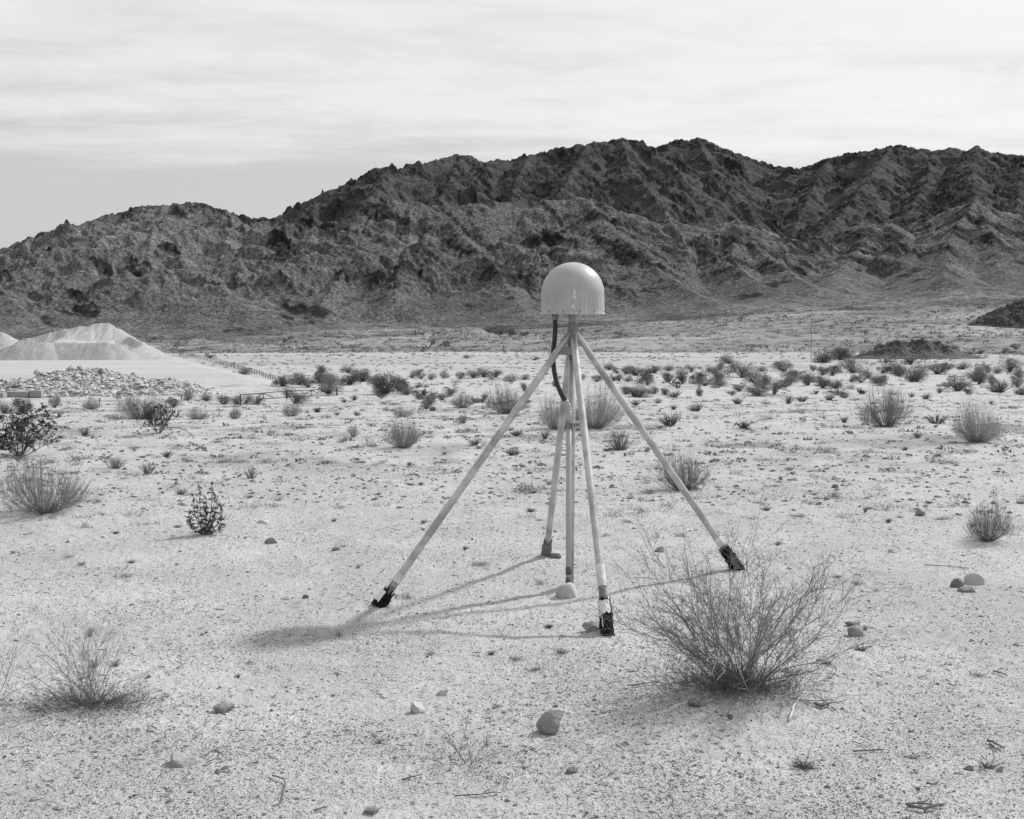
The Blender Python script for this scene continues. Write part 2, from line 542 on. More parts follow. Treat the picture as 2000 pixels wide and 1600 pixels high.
fantone = 0.225 + 0.06 * np.clip(fbm(X, Y, 3.4, 2, 107, 0.8), -1, 1) + 0.10 * fbm(X, Y * 0.7, 70, 5, 101, 0.6) - 0.13 * sstep(0.1, 0.8, fbm(X, Y * 0.8, 8, 5, 103, 0.65)) - 0.05 * sstep(500, 800, Rg)
tone = tone * (1 - fan) + fan * np.clip(fantone, 0.06, 0.45)
tone = np.clip(tone, 0.04, 0.6)
gm = mk_mesh('ground', np.stack([X, Y, Z], -1).reshape(-1, 3), F, [M_ground], smooth=True, col=tone.reshape(-1, 1))
link('ground', gm, kind='structure', label='pale coarse sandy desert floor running out to the hills')
del X, Y, Z, F, tone, patch, fine, pat2

# ------------------------------------------------------------------ mountains
RIDGES = []      # (slope, [(px,row,dist)...])
# far skyline
RIDGES.append((0.62, [(500, 452, 1500), (550, 434, 1500), (600, 407, 1520), (640, 384, 1540), (665, 379, 1540), (692, 353, 1560), (718, 346, 1570), (737, 331, 1580), (757, 329, 1580),
                      (773, 341, 1590), (800, 327, 1620), (850, 313, 1660), (880, 309, 1700), (905, 303, 1720), (945, 316, 1740), (965, 311, 1740), (985, 311, 1740), (1010, 318, 1750),
                      (1035, 306, 1750), (1100, 291, 1760), (1150, 281, 1770), (1215, 273, 1780), (1250, 278, 1780), (1275, 294, 1780), (1310, 325, 1720), (1350, 365, 1640), (1400, 420, 1540)]))
RIDGES.append((0.60, [(1240, 300, 2050), (1275, 291, 2050), (1310, 279, 2050), (1360, 272, 2050), (1390, 278, 2040), (1420, 292, 2030), (1460, 308, 2000), (1500, 325, 1980), (1530, 329, 1980),
                      (1560, 331, 1980), (1590, 323, 1960), (1620, 311, 1940), (1650, 305, 1920), (1680, 300, 1900), (1740, 289, 1880), (1790, 292, 1860), (1820, 298, 1850), (1845, 292, 1840),
                      (1860, 291, 1840), (1885, 303, 1830), (1905, 288, 1800), (1925, 293, 1800), (1960, 304, 1800), (2000, 305, 1800), (2080, 290, 1780), (2250, 280, 1750), (2500, 330, 1700)]))
# spurs of the far range
for sp in ([(757, 329, 1580), (740, 372, 1480), (700, 412, 1400)], [(905, 303, 1720), (880, 352, 1560), (860, 392, 1440)],
           [(1035, 306, 1750), (1010, 350, 1620), (1000, 390, 1500)], [(1150, 281, 1770), (1120, 335, 1600), (1090, 385, 1450)],
           [(1215, 273, 1780), (1230, 330, 1620), (1270, 375, 1500), (1310, 430, 1400)], [(1360, 272, 2050), (1390, 330, 1880), (1440, 380, 1700), (1480, 440, 1550)],
           [(1620, 311, 1940), (1590, 370, 1750), (1560, 430, 1580), (1540, 480, 1450)], [(1740, 289, 1880), (1700, 350, 1700), (1650, 410, 1550), (1610, 450, 1450)],
           [(1820, 298, 1850), (1810, 360, 1680), (1780, 410, 1540)], [(1905, 288, 1800), (1900, 345, 1620), (1905, 395, 1450)],
           [(2000, 305, 1800), (1990, 370, 1600), (1985, 430, 1400)], [(2080, 290, 1780), (2090, 370, 1550), (2080, 450, 1350)]):
    RIDGES.append((0.66, sp))
RIDGES.append((1.1, [(737, 330, 1578), (748, 325, 1580), (765, 327, 1580)]))
RIDGES.append((1.2, [(1898, 292, 1800), (1906, 285, 1800), (1916, 291, 1800)]))
RIDGES.append((1.1, [(1205, 274, 1775), (1222, 269, 1775), (1240, 275, 1775)]))
RIDGES.append((0.9, [(485, 425, 1255), (515, 427, 1255), (540, 435, 1255)]))
# left hill and its spurs
RIDGES.append((0.40, [(-420, 600, 1150), (-200, 555, 1180), (-50, 505, 1200), (0, 488, 1210), (50, 471, 1220), (100, 459, 1220), (160, 441, 1230), (220, 421, 1240), (290, 406, 1240), (320, 401, 1240), (350, 403, 1240),
                      (400, 405, 1250), (430, 415, 1260), (470, 425, 1270), (490, 426, 1270), (520, 431, 1270), (545, 436, 1260), (600, 462, 1240), (640, 480, 1220)]))
for sp in ([(320, 401, 1240), (300, 450, 1160), (290, 500, 1090), (270, 560, 1010), (250, 610, 940)], [(430, 415, 1260), (450, 470, 1160), (470, 520, 1080), (460, 580, 990)],
           [(160, 441, 1230), (150, 500, 1130), (110, 560, 1030), (80, 610, 950)], [(0, 488, 1210), (20, 540, 1080), (60, 580, 1000), (90, 625, 930)],
           [(-150, 520, 1050), (-60, 545, 980), (0, 570, 930), (50, 620, 890)]):
    RIDGES.append((0.50, sp))
# front hills
RIDGES.append((0.44, [(600, 462, 1330), (650, 436, 1300), (700, 420, 1280), (745, 397, 1260), (770, 392, 1250), (800, 394, 1250), (830, 403, 1250), (880, 412, 1280), (930, 400, 1320), (960, 396, 1330), (1010, 406, 1330),
                      (1060, 395, 1330), (1100, 391, 1330), (1150, 394, 1320), (1200, 410, 1310), (1240, 440, 1300), (1290, 452, 1290), (1340, 440, 1300), (1390, 448, 1300), (1440, 432, 1290), (1490, 462, 1270), (1530, 490, 1250)]))
for sp in ([(745, 397, 1260), (715, 450, 1180), (690, 510, 1090), (655, 560, 1010), (620, 605, 950)], [(800, 394, 1250), (800, 470, 1150), (780, 530, 1060), (770, 590, 970)],
           [(830, 403, 1250), (900, 460, 1170), (960, 520, 1080), (1000, 580, 990), (1020, 620, 930)], [(1010, 406, 1330), (1050, 460, 1220), (1070, 520, 1110), (1090, 580, 1000)],
           [(1150, 394, 1320), (1190, 450, 1200), (1260, 510, 1100), (1330, 570, 1000), (1390, 605, 930)], [(1340, 440, 1300), (1390, 500, 1180), (1460, 550, 1070), (1540, 590, 970)],
           [(1440, 432, 1290), (1480, 490, 1200), (1550, 545, 1090), (1600, 580, 1000)], [(1440, 432, 1290), (1430, 500, 1180), (1450, 545, 1090)]):
    RIDGES.append((0.55, sp))
# right front hills
for sp in ([(1712, 425, 1380), (1690, 470, 1270), (1650, 520, 1160), (1620, 560, 1060)], [(1712, 425, 1380), (1770, 470, 1280), (1790, 520, 1160), (1800, 560, 1060)],
           [(1908, 394, 1350), (1870, 440, 1250), (1850, 500, 1140), (1840, 550, 1030)], [(1780, 440, 1400), (1840, 415, 1370), (1908, 394, 1350), (1960, 425, 1320), (2010, 440, 1300), (2100, 420, 1280)],
           [(1908, 394, 1350), (1940, 470, 1200), (1950, 530, 1080)], [(2100, 420, 1280), (2060, 490, 1130), (2030, 545, 1020)], [(2100, 420, 1280), (2300, 400, 1250), (2500, 450, 1200)]):
    RIDGES.append((0.56, sp))

az = az_full(-60, 60, 2.0)
rm = np.concatenate([np.arange(830, 1420, 1.55), np.arange(1420, 2080, 2.1), np.arange(2085, 2600, 25)])
X, Y, F = polar_sheet(az, rm, False)
GB = ground(X, Y, False)
# ridge skeleton evaluated on a thinned grid, then interpolated
WX = 42 * fbm(X, Y, 130, 3, 201, 0.5) + 9 * fbm(X, Y, 30, 2, 207)
WY = 42 * fbm(X, Y, 130, 3, 203, 0.5) + 9 * fbm(X, Y, 30, 2, 209)
best = np.full(X.shape, -1e3, dtype=np.float32); bdist = np.full(X.shape, 1e3, dtype=np.float32)
Xf = X.astype(np.float32); Yf = Y.astype(np.float32); WXf = WX.astype(np.float32); WYf = WY.astype(np.float32)
for slope, pts in RIDGES:
    P = np.array([at(*p) for p in pts])
    for a, b in zip(P[:-1], P[1:]):
        lo = min(a[1], b[1]) - 420; hi = max(a[1], b[1]) + 420
        i0, i1 = np.searchsorted(rm, lo * 0.98), np.searchsorted(rm, hi * 1.12)
        if i1 <= i0: continue
        sx = Xf[i0:i1]; sy = Yf[i0:i1]
        ex, ey = b[0] - a[0], b[1] - a[1]
        L2 = ex * ex + ey * ey + 1e-6
        # distance is measured in a slightly warped plane so flanks are irregular, the crest itself stays
        t = np.clip(((sx - a[0]) * ex + (sy - a[1]) * ey) / L2, 0, 1)
        d0 = np.hypot(sx - a[0] - t * ex, sy - a[1] - t * ey)
        wgt = np.clip(d0 / 90, 0, 1)
        qx = sx + WXf[i0:i1] * wgt; qy = sy + WYf[i0:i1] * wgt
        t2 = np.clip(((qx - a[0]) * ex + (qy - a[1]) * ey) / L2, 0, 1)
        d = np.hypot(qx - a[0] - t2 * ex, qy - a[1] - t2 * ey)
        h = (a[2] + (b[2] - a[2]) * t2) - slope * d * (1 - 0.00055 * np.minimum(d, 400))
        better = h > best[i0:i1]
        best[i0:i1] = np.where(better, h, best[i0:i1])
        bdist[i0:i1] = np.where(better, d, bdist[i0:i1])
hgt = best - GB
kk = 13.0
H = GB + kk * np.logaddexp(0, hgt / kk)
up = sstep(2, 45, hgt)                              # how far above the foot
offr = 0.25 + 0.75 * sstep(0, 70, bdist)
H = H + up * offr * 3.4 * (ridged((.6 * X - .8 * Y) * .38 + 10 * vnoise(X / 60, Y / 60, 71), (.8 * X + .6 * Y) + 22 * vnoise(X / 75, Y / 75, 73), 42, 4, 305, .6) - .5)
H = H + up * offr * (6 * (ridged(X, Y, 95, 3, 301) - 0.55) + 4.5 * fbm(X, Y, 45, 3, 307) + 1.4 * (ridged(X, Y * 0.7, 26, 3, 309, 0.6) - 0.5))
U_, V_ = .6 * X - .8 * Y, .8 * X + .6 * Y
outc = fbm(U_ * .45, V_ * 1.15, 40, 5, 401, 0.66) + 0.25 * fbm(X, Y, 170, 2, 405)
crest = sstep(45, 5, bdist)
back = sstep(1380, 1480, Y)
lefth = sstep(-120, -330, X) * (1 - back)
rockm = sstep(0.35, 0.60, outc + 0.22 * crest * up + 0.14 * back - 0.14 * lefth - 0.25 * (1 - up))
def blocky(lam, sd): return sstep(-.28, .32, fbm(X, Y, lam, 4, sd, .6)) + .45 * sstep(-.25, .3, fbm(X, Y, lam * .42, 3, sd + 3, .6))
rg = blocky(17, 411) * (1 - .45 * back) + back * (.55 * ridged(X, Y, 44, 4, 413, .5) + .35 * blocky(26, 415))
H = H + rockm * up * (2.5 + 1.9 * back) / 3.2 * (3.2 * (rg - 0.35) + 1.2) * (0.45 + 0.55 * sstep(0, 30, bdist))
H = H + up * crest * 2.1 * (blocky(21, 437) - .6)
H = H + up * 0.6 * fbm(X, Y, 9, 3, 421, 0.7) + 0.45 * sstep(0, 12, hgt) * np.clip(fbm(X, Y, 3.6, 2, 431, 0.7), 0, 2)
# rock colour, with the far range's shade included
spk = fbm(X, Y, 3.0, 3, 501, 0.8)
t_scree = 0.120 + 0.02 * lefth + 0.022 * fbm(X, Y, 180, 3, 511) + 0.070 * (1 - 0.55 * back) * np.clip(spk, -1, 1.2) + 0.025 * fbm(X, Y, 24, 3, 515)
lightband = sstep(0.30, 0.75, fbm(X, Y, 120, 3, 521)) * (1 - back)
t_scree = t_scree * (1 + 0.30 * lightband)
t_scree = (t_scree - 0.5 * back * (t_scree - 0.115)) * (1 - 0.36 * back)  # far range darkened: the shade on its near face is put into the colour
t_rock = 0.044 * (1 - 0.1 * back) + 0.040 * np.clip(fbm(X, Y, 7, 3, 531, 0.7), -1, 1)
tm = t_scree * (1 - rockm) + t_rock * rockm
dark2 = sstep(0.62, 0.9, outc) * 0.5
tm = tm * (1 - dark2)
shr = sstep(0.55, 0.9, vnoise(X / 5.5, Y / 7.5, 541)) * sstep(60, 5, hgt)
tm = tm * (1 - 0.5 * shr)
foot = sstep(-2, -22, hgt)
tfan = np.clip(0.17 + 0.06 * np.clip(fbm(X, Y, 3.4, 2, 107, 0.8), -1, 1) + 0.10 * fbm(X, Y * 0.7, 70, 5, 101, 0.6) - 0.13 * sstep(0.1, 0.8, fbm(X, Y * 0.8, 8, 5, 103, 0.65)), 0.05, 0.4)
tm = tm * (1 - foot) + foot * tfan
tm = np.clip(tm * 0.92, 0.02, 0.4)
# seam with the ground sheet
seam = sstep(830, 850, np.hypot(X, Y))
H = GB + (H - GB) * seam
mm = mk_mesh('mountains', np.stack([X, Y, H], -1).reshape(-1, 3), F, [M_mount], smooth=True, col=tm.reshape(-1, 1))
link('mountains', mm, kind='structure', label='dark rocky desert mountains with bare crests and scree slopes')
del X, Y, F, WX, WY, best, bdist, H, GB, outc, rockm, rg, spk, tm, Xf, Yf, WXf, WYf

#@@PART2@@
rnd = random.Random(4)
nrg = np.random.default_rng(8)

# ------------------------------------------------------------------ antenna on its five-legged mount
base = gp(1113, 1143)
D0 = base[1]
BX = np.array(base)


def loc(p): return np.array(p) - BX
def L_at(px, row, dist=None): return loc(at(px, row, D0 if dist is None else dist))


mount = bpy.data.objects.new('antenna_monument', None)
scene.collection.objects.link(mount)
mount.location = base
mount['label'] = 'pale domed antenna on splayed galvanised pipe legs standing in the sand'
mount['category'] = 'antenna tripod'


def part(name, mb, mat_, parent=mount, smooth=True, label=None):
    me = mb.mesh(name, [mat_], smooth) if isinstance(mb, MB) else mb
    o = link(name, me, parent, label)
    return o


def soften(me, ang=40):
    try: me.set_sharp_from_angle(angle=R(ang))
    except Exception: pass


PX = D0 / 2600.0
dome_c = L_at(1118.5, 613)
rim = 62 * PX
b = MB()
prof = [(rim * 0.965, -0.004), (rim * 1.012, -0.004), (rim * 1.012, 0.004), (rim, 0.008)]
cyl = 0.118
prof += [(rim * (1 - 0.012 * i / 6), 0.008 + cyl * i / 6) for i in range(1, 7)]
for i in range(1, 25):
    a = math.pi / 2 * i / 24
    prof.append((rim * 0.988 * math.cos(a) + 1e-4, 0.008 + cyl + (0.198) * math.sin(a)))
b.lathe(prof, 96)
me = b.mesh('radome', [M_dome], True); soften(me)
rad = link('radome', me, mount); rad.location = dome_c
b = MB(); b.lathe([(1e-4, 0.001), (rim * 0.97, 0.001), (rim * 0.97, -0.003), (1e-4, -0.003)], 64)
o = part('base_plate', b, M_steel_dull, rad)
for k in range(12):
    a = 6.2831853 * (k + 0.35) / 12
    b = MB(); c = np.array((math.cos(a) * rim * 1.0, math.sin(a) * rim * 1.0, 0.014))
    n = np.array((math.cos(a), math.sin(a), 0))
    b.tube([c - n * 0.002, c + n * 0.0035], 0.0038, 8, True)
    part('rivet', b, M_rust, rad)
# mast and collar
top = L_at(1118.5, 613)
b = MB(); ax = top[0], top[1]
def ring_tube(b, z0, z1, r0, r1=None, seg=28):
    b.lathe([(r0, z0), (r1 or r0, z1)], seg, (ax[0], ax[1], 0))
zt = top[2]
b.lathe([(0.034, zt - 0.002), (0.034, zt - 0.014), (0.025, zt - 0.016), (0.025, zt - 0.062), (0.024, zt - 0.064)], 32, (ax[0], ax[1], 0))
me = b.mesh('mast', [M_steel_dull], True); soften(me); link('mast', me, mount)
b = MB()
b.lathe([(0.0255, zt - 0.060), (0.032, zt - 0.062), (0.033, zt - 0.110), (0.038, zt - 0.150), (0.033, zt - 0.20), (0.02, zt - 0.21)], 32, (ax[0], ax[1], 0))
me = b.mesh('collar', [M_steel_dull], True); soften(me); link('collar', me, mount)

apex = np.array((ax[0], ax[1], zt - 0.155))


def rough_tube(p0, p1, r0, r1, n=14, seg=26, amp=0.12, rag0=0.0, rag1=0.0, arc=(0, 6.2831853), seed=0, frm=None):
    """tube with an uneven skin and ragged ends; arc limits it to a strip round the axis"""
    p0 = np.array(p0, float); p1 = np.array(p1, float); t = p1 - p0; L = math.sqrt(t @ t); t = t / L
    ref = np.array(frm if frm is not None else (0, -1, 0), float); ref = ref - t * (ref @ t); ref /= math.sqrt(ref @ ref)
    bi = np.cross(t, ref)
    V = []; closed = abs(arc[1] - arc[0] - 6.2831853) < 1e-3
    m = seg if closed else seg + 1
    for i in range(n + 1):
        f = i / n
        for k in range(m):
            a = arc[0] + (arc[1] - arc[0]) * k / seg
            e0 = rag0 * float(vnoise(np.array([a * 2.3 + seed]), np.array([seed * 1.7]), 7)[0])
            e1 = rag1 * float(vnoise(np.array([a * 2.9 + seed]), np.array([seed * 0.7 + 9]), 8)[0])
            s = e0 * (1 - f) + (L + e1) * f
            rr_ = (r0 + (r1 - r0) * f) * (1 + amp * float(vnoise(np.array([a * 1.6 + seed]), np.array([s * 28.0]), 9)[0]))
            V.append(p0 + t * s + rr_ * (math.cos(a) * ref + math.sin(a) * bi))
    F_ = []
    for i in range(n):
        for k in range(seg if closed else seg):
            a_ = i * m + k; b_ = i * m + (k + 1) % m
            F_.append((a_, b_, b_ + m, a_ + m))
    return np.array(V), np.array(F_)


feet = {
    'left': (742, 1181), 'front': (1187, 1239), 'right': (1441, 1112), 'back': (1067, 1084)}
LEG = {}
for key, (fx_, fy_) in feet.items():
    g = np.array(gp(fx_, fy_)) - BX
    v = g - apex; hv = v.copy(); hv[2] = 0; hv /= math.sqrt(hv @ hv)
    a0 = apex + hv * 0.020 + np.array((0, 0, 0.03))
    v = g - a0; Ln = math.sqrt(v @ v); v = v / Ln
    LEG[key] = (a0, g, v, Ln)
    end = {'left': 0.94, 'front': 0.89, 'right': 0.92, 'back': 0.955}[key]
    b = MB(); b.tube([a0, a0 + v * Ln * end * 0.5, a0 + v * Ln * end], 0.0225, 28, True)
    me = b.mesh('leg', [M_steel], True); soften(me)
    leg = link('leg', me, mount)
    # tape wrap and narrower stub
    if key != 'back':
        w0, w1 = {'left': (0.895, 0.925), 'front': (0.80, 0.865), 'right': (0.86, 0.895)}[key]
        V_, F_ = rough_tube(a0 + v * Ln * w0, a0 + v * Ln * w1, 0.0262, 0.0255, 8, 26, 0.03, 0.004, 0.006, seed=len(key))
        me = mk_mesh('tape_wrap', V_, F_, [M_white_wrap], smooth=True); link('tape_wrap', me, leg)
        V_, F_ = rough_tube(a0 + v * Ln * (w1 - 0.004), a0 + v * Ln * (w1 + 0.035), 0.0235, 0.0225, 8, 24, 0.10, 0, 0.01, seed=len(key) + 3)
        me = mk_mesh('pipe_stub', V_, F_, [M_foam_grey], smooth=True); link('pipe_stub', me, leg)
    s0 = {'left': 0.955, 'front': 0.905, 'right': 0.905, 'back': 0.93}[key]
    s1 = 1.012
    down = a0 + v * Ln * s1
    r_a, r_b = {'left': (0.036, 0.046), 'front': (0.035, 0.038), 'right': (0.036, 0.043), 'back': (0.030, 0.038)}[key]
    mt = M_foam if key != 'back' else M_foam_grey
    V_, F_ = rough_tube(a0 + v * Ln * s0, down, r_a, r_b, 22, 48, 0.24, 0.06, 0.0, seed=2 + len(key))
    me = mk_mesh('foam_sleeve', V_, F_, [mt], smooth=True)
    sl_ = link('foam_sleeve', me, leg)
    # inner fill so the sleeve is not seen through
    V_, F_ = rough_tube(a0 + v * Ln * (s0 + 0.004), down, r_a * 0.6, r_b * 0.8, 4, 16, 0.05, 0, 0, seed=1)
    me = mk_mesh('grout_core', V_, F_, [M_foam_grey], smooth=True); link('grout_core', me, sl_)
    if key == 'front':
        V_, F_ = rough_tube(a0 + v * Ln * 0.912, a0 + v * Ln * 0.948, r_a * 1.10, r_b * 1.14, 12, 26, 0.05, 0.004, 0.030, (-0.75, 1.25), seed=5)
        me = mk_mesh('peel_highlight_patch', V_, F_, [M_foam_white], smooth=True); link('peel_highlight_patch', me, sl_)
        V_, F_ = rough_tube(a0 + v * Ln * 0.945, a0 + v * Ln * 0.985, r_a * 1.14, r_b * 1.12, 8, 6, 0.08, 0.01, 0.02, (0.52, 0.66), seed=6)
        me = mk_mesh('peel_highlight_patch', V_, F_, [M_foam_white], smooth=True); link('peel_highlight_patch', me, sl_)
    if key == 'left':
        V_, F_ = rough_tube(a0 + v * Ln * 0.962, a0 + v * Ln * 0.995, r_a * 1.12, r_b * 1.14, 10, 20, 0.06, 0.01, 0.02, (0.35, 1.7), seed=8)
        me = mk_mesh('peel_highlight_patch', V_, F_, [M_foam_white], smooth=True); link('peel_highlight_patch', me, sl_)
        b = MB(); c = a0 + v * Ln * 0.953
        for q in range(9):
            a = -0.9 + 0.22 * q
            p = c + np.array((math.cos(a) * 0.05, math.sin(a) * 0.02 - 0.02, 0.012 * math.sin(q * 1.3) - 0.008 * q * 0.4))
            b.V.append(p)
            b.V.append(p + np.array((0.006, -0.012, -0.016)))
        for q in range(8): b.Q.append((2 * q, 2 * q + 2, 2 * q + 3, 2 * q + 1))
        b.n += 18
        part('peeled_rim', b, M_foam_white, sl_)
    if key == 'right':
        V_, F_ = rough_tube(a0 + v * Ln * 0.93, a0 + v * Ln * 1.0, r_a * 1.10, r_b * 1.10, 14, 8, 0.06, 0.02, 0.03, (-1.75, -1.3), seed=9)  # highlight put in as a white strip along the sleeve's upper right edge
        me = mk_mesh('peel_highlight_patch', V_, F_, [M_foam_white], smooth=True); link('peel_highlight_patch', me, sl_)
# upright centre leg
b = MB(); c0 = L_at(1118.5, 655); c1 = np.array((L_at(1113.5, 1150)[0], 0, -0.03))
c0 = np.array((ax[0], ax[1], zt - 0.19)); c1[1] = 0.0
b.tube([c0, c1], 0.0225, 28, True)
part('centre_leg', b, M_steel)
# brace plates between the legs
order = ['left', 'front', 'right', 'back']
zb0, zb1 = L_at(1118, 692)[2], L_at(1118, 677)[2]
for i in range(4):
    q = []
    for key in (order[i], order[(i + 1) % 4]):
        a0, g, v, Ln = LEG[key]
        q.append([a0 + v * ((z_ - a0[2]) / v[2]) for z_ in (zb0, zb1)])
    b = MB()
    (p00, p01), (p10, p11) = q
    nrm = np.cross(p10 - p00, p01 - p00); nrm /= math.sqrt(nrm @ nrm); nrm *= 0.003
    quad = [p00, p10, p11, p01]
    b.V = [p + nrm for p in quad] + [p - nrm for p in quad]
    b.Q = [(0, 1, 2, 3), (7, 6, 5, 4), (0, 4, 5, 1), (1, 5, 6, 2), (2, 6, 7, 3), (3, 7, 4, 0)]; b.n = 8
    part('brace_plate', b, M_steel_dull, smooth=False)
# black hose
fd = -0.050
hp = [L_at(1084, 619, D0 - 0.01), L_at(1084.5, 640, D0), L_at(1083, 665, D0), L_at(1080.5, 690, D0 + 0.005), L_at(1081.5, 718, D0), L_at(1086.5, 744, D0 - 0.02), L_at(1095, 767, D0 - 0.045), L_at(1105, 786, D0 + fd)]
fine_ = []
for i in range(len(hp) - 1):
    p0, p1, p2, p3 = hp[max(i - 1, 0)], hp[i], hp[i + 1], hp[min(i + 2, len(hp) - 1)]
    for k in range(10):
        t = k / 10
        fine_.append(0.5 * ((2 * p1) + (-p0 + p2) * t + (2 * p0 - 5 * p1 + 4 * p2 - p3) * t * t + (-p0 + 3 * p1 - 3 * p2 + p3) * t ** 3))
fine_.append(hp[-1])
b = MB(); b.tube(fine_, [0.0150 + 0.0004 * (i % 2) for i in range(len(fine_))], 20)
part('hose', b, M_hose)
b = MB(); b.tube([L_at(1084, 612.5, D0 - 0.01), L_at(1084, 625, D0 - 0.01)], 0.0225, 24, True)
part('hose_fitting', b, M_steel_dull)
cdn = hp[-1] - hp[-2]; cdn /= math.sqrt(cdn @ cdn)
b = MB()
b.tube([hp[-1] - cdn * 0.012, hp[-1] + cdn * 0.012], 0.021, 24, True)
b.tube([hp[-1] + cdn * 0.016, hp[-1] + cdn * 0.030], 0.0225, 24, True)
part('hose_fitting', b, M_pvc)
cpx = 1110.5
ctop = L_at(cpx, 799, D0 + fd)
b = MB()
b.tube([hp[-1] + cdn * 0.026, hp[-1] + cdn * 0.030 + np.array((0.002, 0, -0.014)), ctop + np.array((0, 0, 0.0))], [0.020, 0.020, 0.0195], 24)
b.tube([ctop + np.array((0, 0, 0.004)), ctop - np.array((0, 0, 0.002))], 0.0215, 24, True)
part('hose_elbow', b, M_pvc)
b = MB()
gz = -0.02
b.tube([ctop, np.array((ctop[0] + 0.001, ctop[1], ctop[2] - 0.08))], 0.0185, 24, True)
b.tube([np.array((ctop[0] + 0.001, ctop[1], ctop[2] - 0.08)), np.array((ctop[0] + 0.003, ctop[1], gz))], 0.0172, 24, True)
part('conduit_pipe', b, M_pvc)
for (ra, rb) in ((1107, 1122), (1128.5, 1150)):
    b = MB(); za, zb_ = L_at(cpx, ra, D0 + fd)[2], L_at(cpx, rb, D0 + fd)[2]
    b.tube([np.array((ctop[0] + 0.003, ctop[1], za)), np.array((ctop[0] + 0.003, ctop[1], zb_))], 0.0192, 24, True)
    part('tape_band', b, M_band)
# pipe clamp with a short slotted channel
cz = L_at(1118, 829, D0)[2]
b = MB(); b.tube([np.array((ctop[0] + 0.002, ctop[1], cz + 0.016)), np.array((ctop[0] + 0.002, ctop[1], cz - 0.016))], 0.0225, 20, True)
b.tube([np.array((ax[0], 0, cz + 0.012)), np.array((ax[0], 0, cz - 0.016))], 0.0262, 20, True)
part('pipe_clamp', b, M_steel_dull)
rotm = Matrix.Rotation(R(38), 3, 'Z')
cc = np.array((ax[0] + 0.026, -0.062, cz + 0.002))
ch = MB()
ch.box(tuple(cc), (0.032, 0.0015, 0.0205), rotm)
off = rotm @ Vector((0, 0.010, 0))
ch.box((cc[0] + off.x, cc[1] + off.y, cc[2] + 0.0205), (0.032, 0.0115, 0.0015), rotm)
ch.box((cc[0] + off.x, cc[1] + off.y, cc[2] - 0.0205), (0.032, 0.0115, 0.0015), rotm)
chan = part('slotted_channel', ch, M_pvc, smooth=False)
for k in range(4):
    o_ = rotm @ Vector((-0.0225 + 0.015 * k, -0.0022, 0))
    b = MB(); b.box((cc[0] + o_.x, cc[1] + o_.y, cc[2]), (0.0034, 0.0006, 0.0095), rotm)
    part('slot', b, M_hole, chan, smooth=False)

# ------------------------------------------------------------------ rocks
import bmesh
_bm = bmesh.new(); bmesh.ops.create_icosphere(_bm, subdivisions=4, radius=1.0)
_bm.verts.ensure_lookup_table()
ICO_V = np.array([v.co[:] for v in _bm.verts]); ICO_F = np.array([[v.index for v in f.verts] for f in _bm.faces])
_bm.free()


def rock_shape(seed, angular=0.5, rough=0.06):
    g = np.random.default_rng(seed)
    V = ICO_V.copy()
    # slice off random caps to give planes and blunt edges
    for k in range(int(4 + 9 * angular)):
        n = g.normal(size=3); n /= np.linalg.norm(n)
        d = g.uniform(0.45, 0.85)
        s = V @ n
        over = np.maximum(s - d, 0)
        V = V - over[:, None] * n * (0.7 + 0.28 * angular)
    nn = fbm(V[:, 0] * 1.3 + seed, V[:, 1] * 1.3 + V[:, 2] * 0.9, 1.1, 4, seed, 0.55)
    nn2 = fbm(V[:, 2] * 3 + seed, V[:, 0] * 3 - V[:, 1] * 2.1, 1.0, 3, seed + 5, 0.6)
    V = V / np.abs(V).max()
    V = V * (1 + rough * nn + rough * 0.35 * nn2)[:, None]
    return V


def rock(px, row, w, h, label, name='rock', mat_=None, angular=0.5, seed=1, sink=0.22, rot=0.0, cat='rock', depth=0.8, tilt=0.0, group=None):
    if seed not in (11, 16): angular = min(1.0, angular + 0.3); sink = max(sink, 0.40); h = h * 0.88
    g0 = gp(px, row)
    k = g0[1] / 2600.0
    W_, H_ = w * k, h * k
    V = rock_shape(seed, angular)
    V[:, 0] *= W_ / 2 / max(0.01, np.abs(V[:, 0]).max()); V[:, 1] *= W_ / 2 * depth
    hh = H_ / (1 - sink)
    V[:, 2] *= hh / (V[:, 2].max() - V[:, 2].min())
    ca, sa = math.cos(tilt), math.sin(tilt)
    V = np.stack([V[:, 0] * ca - V[:, 2] * sa, V[:, 1], V[:, 0] * sa + V[:, 2] * ca], -1)
    ca, sa = math.cos(rot), math.sin(rot)
    V = np.stack([V[:, 0] * ca - V[:, 1] * sa, V[:, 0] * sa + V[:, 1] * ca, V[:, 2]], -1)
    V[:, 2] -= V[:, 2].min() + sink * hh
    y = g0[1] + W_ * 0.4 * depth
    x = g0[0] * y / g0[1]
    me = mk_mesh(name, V, ICO_F, [mat_ or M_rock], smooth=angular < 0.45)
    if angular >= 0.45:
        me.polygons.foreach_set('use_smooth', np.full(len(me.polygons), True)); soften(me, 22)
    return link(name, me, None, label, cat, group, None, (x, y, float(ground(x, y))))


